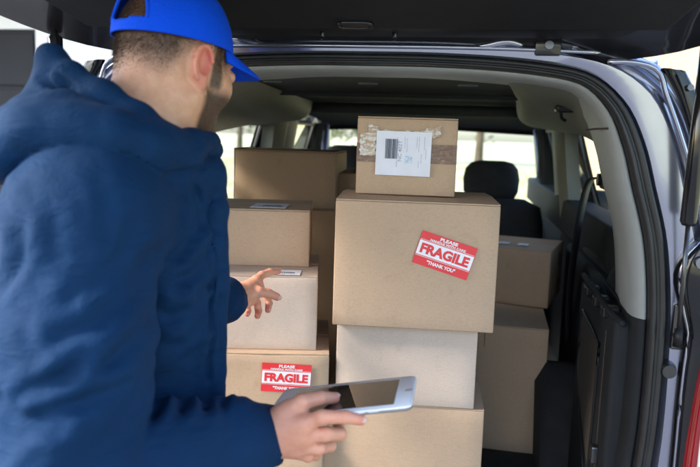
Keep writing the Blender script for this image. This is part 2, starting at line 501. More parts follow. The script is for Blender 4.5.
rings = [ring(0, .045), ring(.0, .012), ring(.05, .002), ring(.15, -.001), ring(.44, -.003), ring(.47, .001), ring(.52, .012), ring(.60, .014),
         ring(.66, .0), ring(.72, -.006), ring(.86, -.002), ring(.95, .010), ring(1.0, .035), ring(1.0, .07)]
jam = MB().loft(rings, closed=True).build('rear_frame', 'paint', VAN)
autosmooth(jam, 24)
# pressed round emboss and raised ridge in the upper corner of the frame, mirrored on both sides
for sx in (1, -1):
    mb = MB().tube(smooth_line([(sx * .455, -.001, 1.700), (sx * .50, -.004, 1.700), (sx * .545, -.004, 1.686), (sx * .565, -.003, 1.64), (sx * .595, -.003, 1.57), (sx * .625, -.003, 1.49), (sx * .66, -.003, 1.38)], 30), .006, 8, up=(0, 1, 0))
    mb.build('pressed_ridge', 'paint', VAN, True)
# black weather strip following the opening
prof = [(0.002, .014), (.0, .004), (.004, -.010), (.010, -.013), (.015, -.006), (.019, -.004), (.022, -.011), (.028, -.012), (.032, -.002), (.034, .02), (.034, .05)]
seal = MB().loft([inset(d, y) for d, y in prof], closed=True).build('weather_strip', 'rubber', VAN, True)
# light trim lining the opening (upper part) and dark trim (lower part)
def part_ring(rings, keep):
    mb = MB(); n = len(rings[0])
    v = [p for r_ in rings for p in r_]; f = []
    for i in range(len(rings) - 1):
        for j in range(n):
            a, b = i * n + j, i * n + (j + 1) % n
            if keep(v[a]) and keep(v[b]): f.append((a, b, b + n, a + n))
    return mb.add(v, f)
tp = [(.0335, .018), (.036, .012), (.040, .012), (.049, .022), (.056, .040), (.058, .065), (.055, .14), (.045, .25)]
tr = [inset(d, y) for d, y in tp]
o = part_ring(tr, lambda p: p[2] > 1.205).build('opening_trim', 'trim_light', VAN, True)
o = part_ring(tr, lambda p: p[2] < 1.215).build('lower_trim', 'panel_dark', VAN, True)
# joint in the trim where the roof piece meets the pillar pieces
for sx in (-1, 1):
    MB().tube([(sx * .470, .021, 1.578), (sx * .452, .045, 1.577), (sx * .44, .08, 1.575)], .0022, 6).build('trim_joint', 'slit', VAN)
for x in (-.2, .0, .2):
    MB().tube([(x - .020, .034, 1.6545), (x + .020, .034, 1.6545)], .0022, 8).build('trim_clip', 'headliner', VAN)

# ---- body shell: outline swept forward, windows cut out
OUT = ho
def outer_w(z):  # half width at height z
    zz = OUT[::-1, 1]; xx = OUT[::-1, 0]
    m = OUT[:, 0] > .55
    return float(np.interp(z, OUT[m][::-1, 1], OUT[m][::-1, 0]))
zs = [.44, .52, .62, .75, .9, 1.0, 1.1, 1.2, 1.262, 1.32, 1.40, 1.48, 1.56, 1.60, 1.645, 1.68, 1.70, 1.722]
ys = [.07, .18, .34, .40, .75, 1.10, 1.40, 1.5, 1.80, 1.86, 2.05, 2.25, 2.40, 2.55, 2.7, 2.9, 3.1]
def ztop_side(y): return 1.66 if y < 2.4 else 1.66 - (y - 2.4) * .62
WIN = [(.40, 1.40), (1.86, 2.40)]
for sx in (1, -1):
    v = []; f = []
    for y in ys:
        for z in zs:
            v.append((sx * outer_w(z), y, z))
    n = len(zs)
    for i in range(len(ys) - 1):
        for j in range(n - 1):
            yc = (ys[i] + ys[i + 1]) / 2; zc = (zs[j] + zs[j + 1]) / 2
            inwin = any(a < yc < b for a, b in WIN) and 1.262 < zc < 1.60
            if inwin: continue
            if yc > 2.4 and zc > ztop_side(yc): continue
            f.append((i * n + j, i * n + j + 1, (i + 1) * n + j + 1, (i + 1) * n + j))
    mesh('side_panel', v, f, 'paint', VAN, True)
    for (a, b) in WIN:
        x1, x2 = outer_w(1.262) - .012, outer_w(1.60) - .012
        g = [(sx * x1, a - .01, 1.252), (sx * x1, b + .01, 1.252), (sx * x2, b + .01, 1.61), (sx * x2, a - .01, 1.61)]
        mesh('side_window', g, [(0, 1, 2, 3)], 'glass', VAN)
        x1 -= .004; x2 -= .004
        # black rubber surround of the pane
        fr = MB()
        fr.tube([(sx * x1, a, 1.262), (sx * x1, b, 1.262), (sx * x2, b, 1.60), (sx * x2, a, 1.60), (sx * x1, a, 1.262)], .009, 8)
        fr.build('window_frame', 'rubber', VAN)
# roof skin
rows = []
for y in (.05, .2, .6, 1.2, 1.8, 2.4, 2.62):
    row = []
    for t in np.linspace(-1, 1, 33):
        x = t * .56; row.append((x, y, float(np.interp(abs(x), OUT[:30, 0][:30], OUT[:30, 1][:30])) + .02 * math.sin(math.pi * min(y, 2.4) / 2.6) * (1 - t * t)))
    rows.append(row)
MB().loft(rows).build('roof', 'paint', VAN, True, solid=.01)
# windscreen and bonnet
WS = [(-.60, 2.60, 1.60), (.60, 2.60, 1.60), (.74, 3.30, 1.10), (-.74, 3.30, 1.10)]
mesh('windscreen', WS, [(0, 1, 2, 3)], 'glass', VAN)
for sx in (-1, 1):
    MB().tube([(sx * .585, 2.42, 1.66), (sx * .60, 2.60, 1.60), (sx * .74, 3.30, 1.10)], .038, 10).build('pillar', 'paint', VAN, True)
MB().tube([(-.6, 2.60, 1.605), (0, 2.58, 1.625), (.6, 2.60, 1.605)], .03, 10).build('windscreen_header', 'headliner', VAN, True)
rows = []
for y, zc, wz in ((3.28, 1.10, .78), (3.6, 1.02, .80), (3.95, .92, .78), (4.15, .80, .72), (4.2, .62, .70), (4.2, .30, .70)):
    rows.append([(wz * t, y - .12 * t * t, zc - .10 * t ** 4) for t in np.linspace(-1, 1, 17)])
MB().loft(rows).build('bonnet', 'paint', VAN, True, solid=.01)
for sx in (1, -1):
    rows = []
    for y in (3.1, 3.28, 3.6, 3.9, 4.1):
        ztop = float(np.interp(y, [3.1, 3.28, 3.6, 3.9, 4.1], [1.12, 1.02, .93, .84, .74]))
        rows.append([(sx * (.80 if y < 4 else .70), y, z) for z in np.linspace(.44, ztop, 6)])
    MB().loft(rows).build('front_wing', 'paint', VAN, True)
MB().box((-.80, .06, .40), (.80, 4.0, .46)).build('underbody', 'black', VAN)
MB().box((-.83, -.10, .30), (.83, .06, .56), .03, 3).build('bumper', 'black', VAN, True)
MB().box((-.52, -.02, .560), (.52, .06, .574), .004).build('sill_plate', 'strut_metal', VAN)
for sx in (-1, 1):
    for y in (.62, 3.35):
        w_ = MB(); pr = []
        for rr_, xx in ((.20, .62), (.29, .60), (.315, .62), (.32, .66), (.32, .76), (.315, .80), (.29, .825), (.20, .81)):
            pr.append([(sx * xx, y + rr_ * math.cos(a), .32 + rr_ * math.sin(a)) for a in np.linspace(0, 2 * math.pi, 36, endpoint=False)])
        wh = w_.loft(pr, closed=True).build('wheel', 'tyre', VAN, True)
        rm = MB()
        pr = [[(sx * xx, y + rr_ * math.cos(a), .32 + rr_ * math.sin(a)) for a in np.linspace(0, 2 * math.pi, 36, endpoint=False)] for rr_, xx in ((.205, .80), (.19, .79), (.06, .80), (.03, .81), (.001, .81))]
        rm.loft(pr, closed=True).build('rim', 'bolt', wh, True)

# ---- black plastic cover strip and lamp on the rear corners
for sx in (1, -1):
    inner = smooth_line([(.553, 1.690), (.582, 1.640), (.606, 1.58), (.632, 1.50), (.662, 1.40), (.690, 1.33)], 26)
    outer = smooth_line([(.592, 1.685), (.622, 1.632), (.646, 1.575), (.672, 1.50), (.700, 1.41), (.722, 1.345)], 26)
    rr_ = []
    for k, y in ((-.02, .006), (0, -.010), (.25, -.017), (.5, -.012), (.75, -.016), (1.0, -.008), (1.05, .03)):
        rr_.append([(sx * (a[0] + (b[0] - a[0]) * k), y, a[1] + (b[1] - a[1]) * k) for a, b in zip(inner, outer)])
    o = MB().loft(rr_).build('corner_cover', 'gloss_black', VAN, True)
    for (bx, bz) in ((.600, 1.655), (.640, 1.56)):
        MB().tube([(sx * bx, -.022, bz), (sx * bx, -.012, bz)], .006, 12).build('bolt', 'bolt', VAN)
    # lamp: dark housing, red lens, white reversing lens
    L0 = smooth_line([(.640, 1.375), (.617, 1.345), (.607, 1.30), (.622, 1.24), (.634, 1.19), (.632, 1.12), (.632, 1.0), (.636, .86), (.66, .78)], 40)
    L1 = smooth_line([(.72, 1.385), (.73, 1.35), (.76, 1.30), (.78, 1.24), (.80, 1.19), (.815, 1.12), (.835, 1.0), (.845, .86), (.84, .78)], 40)
    rr_ = []
    for k, y in ((0, .02), (0, -.018), (.04, -.030), (.10, -.036), (.6, -.045), (.95, -.03), (1.0, .05)):
        rr_.append([(sx * (a[0] + (b[0] - a[0]) * k), y, a[1] + (b[1] - a[1]) * k) for a, b in zip(L0, L1)])
    lamp = MB().loft(rr_).build('tail_lamp', 'gloss_black', VAN, True)
    mb = MB(); mb.tube([(sx * (a[0] + .003), -.026, a[1]) for a in L0], .0028, 8); mb.build('lamp_rim', 'paint', lamp, True)
    R0 = smooth_line([(.690, 1.23), (.668, 1.19), (.657, 1.12), (.650, 1.0), (.648, .86), (.66, .80)], 24)
    R1 = smooth_line([(.765, 1.245), (.785, 1.19), (.80, 1.12), (.82, 1.0), (.83, .86), (.83, .80)], 24)
    rr_ = []
    for k, y in ((0, -.034), (.02, -.052), (.08, -.060), (.6, -.062), (.95, -.045), (1, -.02)):
        rr_.append([(sx * (a[0] + (b[0] - a[0]) * k), y, a[1] + (b[1] - a[1]) * k) for a, b in zip(R0, R1)])
    MB().loft(rr_).build('red_lens', 'tail_red', lamp, True)
    MB().box((min(sx * .664, sx * .79), -.070, .945), (max(sx * .664, sx * .79), -.056, 1.025), .006).build('reversing_lens', 'lens', lamp)
    MB().tube([(sx * .640, -.052, 1.338), (sx * .640, -.030, 1.338)], .011, 18).build('lamp_screw', 'bolt', lamp)
    # rubber stop and ball joint bracket
    MB().tube([(sx * .612, -.020, 1.118), (sx * .612, .004, 1.118)], [.013, .018], 18).build('rubber_stop', 'strut_metal', VAN)
    mb = MB().box((min(sx * .612, sx * .634), -.012, 1.16), (max(sx * .612, sx * .634), .004, 1.25), .004)
    mb.tube([(sx * .612, -.050, 1.19), (sx * .622, .0, 1.19)], .007, 12); mb.build('strut_bracket', 'strut_metal', VAN)
    # gas strut
    a, m_, b = Vector((sx * .597, -.115, 1.770)), Vector((sx * .600, -.082, 1.410)), Vector((sx * .612, -.050, 1.19))
    st = MB().tube([a, a + (m_ - a) * .12, a + (m_ - a) * .14, m_ - (m_ - a) * .02, m_], [.006, .006, .0145, .0145, .011], 20).build('gas_strut', 'gloss_black', VAN, True)
    MB().tube([m_, b], .0042, 12).build('piston_rod', 'strut_metal', st, True)
    MB().tube([b + Vector((0, 0, -.012)), b + Vector((0, 0, .022))], [.009, .0075], 14).build('ball_socket', 'black', st, True)
    mb = MB().tube(smooth_line([(sx * .597, -.115, 1.770), (sx * .592, -.118, 1.79), (sx * .58, -.125, 1.80)], 8), .005, 8); mb.build('upper_joint', 'strut_metal', st, True)
    mb = MB().tube(smooth_line([(sx * .545, .03, 1.665), (sx * .600, -.018, 1.45), (sx * .607, -.012, 1.35), (sx * .615, -.016, 1.26)], 4), .0008, 6)

# ---- tailgate, raised about its hinges
gz = R(13)
GATE = empty('tailgate', (0, .030, 1.736), 0, VAN); GATE.rotation_euler = (-gz, 0, 0)
# gate local: -y away from the hinge, z up; outline half widths along y
gl = smooth_line([(.0, .425), (.02, .475), (.06, .555), (.11, .605), (.19, .650), (.32, .690), (.55, .715), (.85, .71), (1.05, .68), (1.14, .60), (1.16, .45)], 36)
def gate_sheet(z_edge, z_mid, scale, cols=25):
    rows = []
    for d, hw in gl:
        rows.append([(t * hw * scale, -d, z_mid - (z_mid - z_edge) * abs(t) ** 3.5) for t in np.linspace(-1, 1, cols)])
    return rows
top = gate_sheet(.018, .105, 1.0); bot = gate_sheet(-.040, .0, .985)
g = MB().loft(top); g.loft(bot)
n = 25
g.loft([[r_[0] for r_ in top], [(r_[0][0] * 1.006, r_[0][1], -.010) for r_ in top], [r_[0] for r_ in bot]])
g.loft([[r_[-1] for r_ in top], [(r_[-1][0] * 1.006, r_[-1][1], -.010) for r_ in top], [r_[-1] for r_ in bot]])
g.loft([top[0], bot[0]]); g.loft([top[-1], bot[-1]])
o = g.build('gate_shell', 'paint_dark', GATE); autosmooth(o, 40)
# inner trim panel with steps
def slab(y0, y1, hw0, hw1, zb, zt, name, mat, bev=.006):
    bm_ = MB(); v = [(-hw0, -y0, zb), (hw0, -y0, zb), (hw1, -y1, zb), (-hw1, -y1, zb), (-hw0 - .01, -y0 + .004, zt), (hw0 + .01, -y0 + .004, zt), (hw1 + .01, -y1 - .004, zt), (-hw1 - .01, -y1 - .004, zt)]
    f = [(0, 1, 2, 3), (4, 5, 6, 7), (0, 1, 5, 4), (1, 2, 6, 5), (2, 3, 7, 6), (3, 0, 4, 7)]
    o_ = mesh(name, v, f, mat, GATE); m = o_.modifiers.new('b', 'BEVEL'); m.width = bev; m.segments = 3; bake(o_); return autosmooth(o_, 40)
slab(.030, .066, .36, .40, -.010, .002, 'trim_step', 'panel_dark')
slab(.074, .125, .47, .52, -.019, .002, 'trim_step', 'black')
slab(.132, .62, .53, .60, -.027, .002, 'trim_panel', 'panel_dark', .01)
slab(.64, 1.08, .60, .56, -.030, .002, 'trim_panel', 'panel_dark', .01)
# grip recess with raised surround
mb = MB()
pts = [(.026 * math.copysign(abs(math.cos(a)) ** .5, math.cos(a)) * 1.15 - .003, -.158 + .013 * math.copysign(abs(math.sin(a)) ** .6, math.sin(a)), -.029) for a in np.linspace(0, 2 * math.pi, 33)]
mb.tube(pts, .0035, 8, up=(0, 0, 1)); mb.build('grip_surround', 'gloss_black', GATE, True)
MB().box((-.028, -.168, -.0285), (.022, -.148, -.0262), .001).build('grip_recess_shade', 'slit', GATE)  # thin dark plate; shade of the grip hollow is painted
for x in (-.075, .062):
    mb = MB().tube([(x, -.098, -.028), (x, -.098, -.018)], [.0035, .006], 10); mb.tube([(x, -.098, -.028), (x, -.100, -.033)], .0018, 6); mb.build('trim_plug', 'gloss_black', GATE)
# hinges
for sx in (-1, 1):
    hx = .345 if sx > 0 else -.345
    mb = MB().box((hx - .024, -.012, 1.709), (hx + .024, -.002, 1.752), .004)
    mb.tube([(hx - .018, -.010, 1.752), (hx + .018, -.010, 1.752)], .008, 12)
    h_ = mb.build('hinge', 'paint_dark', VAN); autosmooth(h_, 40)
    MB().tube([(hx + .001, -.018, 1.728), (hx + .001, -.010, 1.728)], .008, 14).build('hinge_bolt', 'bolt', h_)
    for q in (-1, 1):
        mb = MB().tube(smooth_line([(hx + q * .045, -.004, 1.728), (hx + q * .075, -.007, 1.735), (hx + q * .11, -.004, 1.728), (hx + q * .15, -.001, 1.722)], 12), [.004, .006, .008, .009, .010, .010, .009, .008, .007, .006, .005, .003], 10)
        mb.build('pressed_ridge', 'paint', VAN, True)
# drip rail highlight edge along the rear of the roof
MB().tube(smooth_line([(-.44, -.004, 1.7165), (-.25, -.006, 1.722), (0, -.006, 1.7235), (.25, -.006, 1.722), (.44, -.004, 1.7165)], 40), .0045, 8, up=(0, 1, 0)).build('drip_rail', 'paint', VAN, True)

# ---- interior
MB().box((-.66, .02, .56), (.66, 3.0, FLOOR - .001)).build('cargo_floor', 'carpet', VAN)
rows = []
for y, z, hw in ((.056, 1.679, .45), (.09, 1.677, .46), (.16, 1.677, .47), (.40, 1.680, .50), (.55, 1.680, .50), (.62, 1.670, .50), (.66, 1.677, .50), (1.3, 1.680, .58), (2.0, 1.665, .60), (2.35, 1.648, .60), (2.60, 1.60, .60)):
    rows.append([(t * hw, y, z - .012 * abs(t) ** 4) for t in np.linspace(-1, 1, 25)])
MB().loft(rows).build('headliner', 'headliner', VAN, True, solid=.006, off=1)
# roof bow across the bay
MB().tube([(t * .375, .62, 1.668) for t in np.linspace(-1, 1, 21)], .009, 8, up=(0, 1, 0)).build('roof_bow', 'headliner', VAN, True)
MB().tube([(t * .42, 1.35, 1.655) for t in np.linspace(-1, 1, 21)], [.020] * 21, 10, up=(0, 1, 0)).build('roof_bow', 'headliner', VAN, True)
for sx in (-1, 1):
    # moulded upper quarter trim running forward from the opening above the side window
    ia = [q for q in inset(.0565, 0) if q[0] > .24 and q[2] > 1.47]
    cA = smooth_line([(q[0], q[2]) for q in ia], 22)
    if cA[0][0] > cA[-1][0]: cA = cA[::-1]
    cA = smooth_line([tuple(q) for q in cA], 22)
    cB = smooth_line([(.375, 1.672), (.380, 1.645), (.395, 1.618), (.43, 1.600), (.50, 1.590), (.57, 1.582), (.625, 1.575)], 22)
    cE = smooth_line([(.62, 1.66), (.625, 1.655), (.63, 1.64), (.635, 1.62), (.64, 1.60), (.645, 1.59), (.65, 1.58)], 22)
    rr_ = []
    for y in (.062, .10, .16, .25, .38, .55, .75, 1.0, 1.22):
        t = ((y - .062) / 1.158) ** .7; c__ = cA * (1 - t) + cB * t
        rr_.append([(sx * a, y + (0 if y < .08 else 0), b) for a, b in c__])
    for y, t in ((1.30, .06), (1.37, .2), (1.42, .45), (1.45, .8), (1.46, 1)):
        c__ = cB * (1 - t) + cE * t; rr_.append([(sx * a, y, b) for a, b in c__])
    MB().loft(rr_).build('upper_quarter_trim', 'trim_mid', VAN, True)
    mb = MB().box((min(sx * .405, sx * .45), .30, 1.618), (max(sx * .405, sx * .45), .35, 1.636), .006)
    mb.tube(smooth_line([(sx * .42, .34, 1.622), (sx * .425, .35, 1.606), (sx * .435, .355, 1.600)], 8), .004, 8)
    mb.build('coat_hook', 'black', VAN)
    for y_, zz_ in ((.85, 1.60),):
        MB().tube([(sx * .43, y_, zz_ + .040), (sx * .43, y_, zz_ + .020)], .007, 12).build('trim_plug', 'trim_light', VAN)
    # waist rail, pillars and inner side lining
    MB().box((min(sx * .60, sx * .70), .08, 1.19), (max(sx * .60, sx * .70), 3.1, 1.262 if sx < 0 else 1.325), .012, 3).build('waist_trim', 'panel_dark', VAN, True)
    v = [(sx * .655, .04, FLOOR), (sx * .655, 3.1, FLOOR), (sx * .655, 3.1, 1.24), (sx * .655, .04, 1.24)]
    mesh('side_lining', v, [(0, 1, 2, 3)], 'panel_dark', VAN)
    def pillar(y0, y1, mat, name, xi0=.615, xi1=.565, zb=1.24, zt=1.61, bulge=.015):
        rr_ = []
        for k, z in enumerate(np.linspace(zb, zt, 8)):
            t = k / 7; xi = xi0 + (xi1 - xi0) * t; yy0 = y0 - .02 * (1 - math.sin(math.pi * t)); yy1 = y1 + .03 * (1 - math.sin(math.pi * t))
            ring_ = [(sx * (xi + .06), yy0, z), (sx * (xi + .01), yy0, z), (sx * xi, yy0 + .02, z), (sx * (xi - bulge), (yy0 + yy1) / 2, z), (sx * xi, yy1 - .02, z), (sx * (xi + .01), yy1, z), (sx * (xi + .06), yy1, z)]
            rr_.append(ring_)
        o_ = MB().loft(rr_, closed=True, capends=True).build(name, mat, VAN); autosmooth(o_, 60); return o_
    pillar(.10, .44, 'trim_mid', 'rear_pillar_trim', .60, .545)
    pillar(1.45, 1.62, 'trim_mid', 'middle_pillar_trim')
    pillar(1.65, 1.86, 'trim_light', 'middle_pillar_trim', .625, .58)
    pillar(2.42, 2.50, 'headliner', 'front_pillar_trim', .63, .59)
    # belt and anchor
    pts = smooth_line([(sx * .560, .52, 1.455), (sx * .553, .57, 1.458), (sx * .545, .64, 1.43), (sx * .545, .74, 1.30), (sx * .55, .84, 1.1), (sx * .57, .92, .9)], 24)
    mb = MB(); mb.loft([[(p[0] - .012, p[1] - .014, p[2]) for p in pts], [(p[0] + .012, p[1] + .014, p[2]) for p in pts]])
    mb.build('seat_belt', 'belt', VAN, True, solid=.002)
    mb = MB().box((min(sx * .555, sx * .60), .46, 1.43), (max(sx * .555, sx * .60), .54, 1.475), .01, 3)
    mb.tube([(sx * .546, .51, 1.455), (sx * .56, .51, 1.455)], .016, 14); mb.build('belt_anchor', 'black', VAN)
    # moulded cargo side panel
    lo, hi = (.520, .655)
    pn = MB()
    xs = lambda a, b: (min(sx * a, sx * b), max(sx * a, sx * b))
    x0, x1 = xs(.520, .66)
    pn.box((x0, .055, FLOOR), (x1, .47, 1.195), .012, 3)
    x0, x1 = xs(.575, .66); pn.box((x0, .44, FLOOR), (x1, 1.16, 1.20), .02, 3)
    pnl = pn.build('cargo_side_trim', 'panel_dark', VAN); autosmooth(pnl, 40)
    # wheel arch hump
    rr_ = []
    for y in np.linspace(.47, .98, 14):
        t = (y - .725) / .255; hh = .30 * math.sqrt(max(0, 1 - t * t))
        rr_.append([(sx * .60, y, FLOOR), (sx * .46, y, FLOOR), (sx * .45, y, FLOOR + hh * .8), (sx * .48, y, FLOOR + hh), (sx * .60, y, FLOOR + hh)])
    MB().loft(rr_).build('wheel_arch', 'carpet', VAN, True)
    # shelf lip, clips, speaker pod
    mb = MB().tube(smooth_line([(sx * .530, .46, 1.205), (sx * .517, .42, 1.215), (sx * .516, .25, 1.210), (sx * .518, .12, 1.200), (sx * .535, .04, 1.19)], 24), .0065, 8)
    mb.tube(smooth_line([(sx * .560, .46, 1.215), (sx * .553, .40, 1.222), (sx * .552, .25, 1.215), (sx * .556, .10, 1.205)], 20), .004, 8)
    mb.build('shelf_lip', 'panel_dark', pnl, True)
    for y in (.12, .22, .33):
        x0, x1 = xs(.508, .545); MB().box((x0, y, 1.180), (x1, y + .035, 1.205), .005, 2).build('shelf_clip', 'black', pnl)
    bm_ = bmesh.new(); bmesh.ops.create_uvsphere(bm_, u_segments=24, v_segments=14, radius=1)
    for vv in bm_.verts: vv.co = Vector((sx * .610 + vv.co.x * .06, .30 + vv.co.y * .095, 1.215 + vv.co.z * .065))
    mb = MB().add([q.co[:] for q in bm_.verts], [[q.index for q in ff.verts] for ff in bm_.faces]); bm_.free()
    mb.build('speaker_pod', 'panel_dark', pnl, True)
    rr_ = []
    for y, r_ in ((.47, .02), (.50, .055), (.62, .065), (.85, .065), (1.0, .06), (1.08, .02)):
        rr_.append([(sx * (.66 - r_ * math.cos(a)), y, 1.20 + r_ * math.sin(a)) for a in np.linspace(0, math.pi, 12)])
    MB().loft(rr_).build('storage_bulge', 'trim_mid' if False else 'panel_dark', pnl, True)
    # pocket in the panel
    x0, x1 = xs(.5135, .5195)
    mb = MB().tube(smooth_line([(sx * .5185, .405, 1.13), (sx * .5185, .20, 1.11), (sx * .5185, .175, 1.08), (sx * .5185, .19, .80), (sx * .5185, .22, .77), (sx * .5185, .40, .95), (sx * .5185, .415, 1.10), (sx * .5185, .405, 1.13)], 60), .004, 8)
    mb.build('pocket_rim', 'black', pnl, True)
    v = [(sx * .5175, .40, 1.125), (sx * .5175, .19, 1.105), (sx * .5175, .19, .80), (sx * .5175, .41, .95)]
    mesh('pocket_shade', v, [(0, 1, 2, 3)], 'slit', pnl)  # flat dark sheet; shade of the hollow put into its colour
    mb = MB().tube([(sx * .519, .12, 1.155), (sx * .519, .12, .70)], .0022, 6); mb.build('panel_joint', 'slit', pnl)
    x0, x1 = xs(.505, .522); MB().box((x0, .10, .86), (x1, .125, .90), .004).build('lashing_hook', 'strut_metal', pnl)

# ---- front seats, dashboard, wheel
def seat(x, dz=0):
    st = empty('front_seat', (x, 1.95, FLOOR + dz), 0, VAN)
    mb = MB()
    rr_ = []
    for z, hw, y, th in ((.28, .22, .06, .05), (.32, .25, .05, .07), (.45, .255, .03, .075), (.58, .25, .05, .07), (.655, .235, .06, .055), (.69, .16, .07, .035)):
        rr_.append([(hw * math.copysign(abs(math.cos(a)) ** .6, math.cos(a)), y + th * math.copysign(abs(math.sin(a)) ** .7, math.sin(a)), z) for a in np.linspace(0, 2 * math.pi, 28, endpoint=False)])
    mb.loft(rr_, closed=True, capends=True); mb.build('backrest', 'seat', st, True)
    MB().box((-.25, .0, .12), (.25, .55, .30), .05, 4).build('seat_cushion', 'seat', st, True)
    rr_ = []
    for z, hw, th in ((.672, .075, .02), (.680, .110, .04), (.72, .130, .052), (.78, .134, .055), (.83, .124, .05), (.858, .098, .038), (.868, .06, .02)):
        rr_.append([(hw * math.copysign(abs(math.cos(a)) ** .65, math.cos(a)), .10 + th * math.copysign(abs(math.sin(a)) ** .7, math.sin(a)), z) for a in np.linspace(0, 2 * math.pi, 28, endpoint=False)])
    hd = MB().loft(rr_, closed=True, capends=True).build('headrest', 'seat', st, True)
    for q in (-.05, .05): MB().tube([(q, .09, .64), (q, .10, .70)], .006, 8).build('headrest_post', 'bolt', hd)
seat(.335); seat(-.365, .05)
rows = [[(t * .70, y, z) for t in np.linspace(-1, 1, 9)] for y, z in ((2.62, .70), (2.60, .98), (2.64, 1.09), (2.80, 1.13), (3.30, 1.08))]
MB().loft(rows).build('dashboard', 'panel_dark', VAN, True)
mb = MB(); c0 = Vector((-.335, 2.50, 1.08))
ax = [c0 + Vector((.18 * math.cos(a), .06 * math.sin(a), .17 * math.sin(a))) for a in np.linspace(0, 2 * math.pi, 33)]
mb.tube(ax, .013, 8, cap=False); mb.tube([c0, c0 + Vector((0, .15, -.06))], .03, 10); mb.tube([ax[0], c0, ax[16]], .015, 8); mb.build('steering_wheel', 'black', VAN, True)
mb = MB().box((-.11, 2.50, 1.50), (.11, 2.53, 1.555), .015, 3); mb.tube([(0, 2.53, 1.54), (0, 2.58, 1.61)], .008, 8); mb.build('rear_view_mirror', 'black', VAN, True)
for sx in (-1, 1):
    MB().box((min(sx * .80, sx * .98), 2.45, 1.14), (max(sx * .80, sx * .98), 2.55, 1.30), .03, 3).build('door_mirror', 'black', VAN, True)
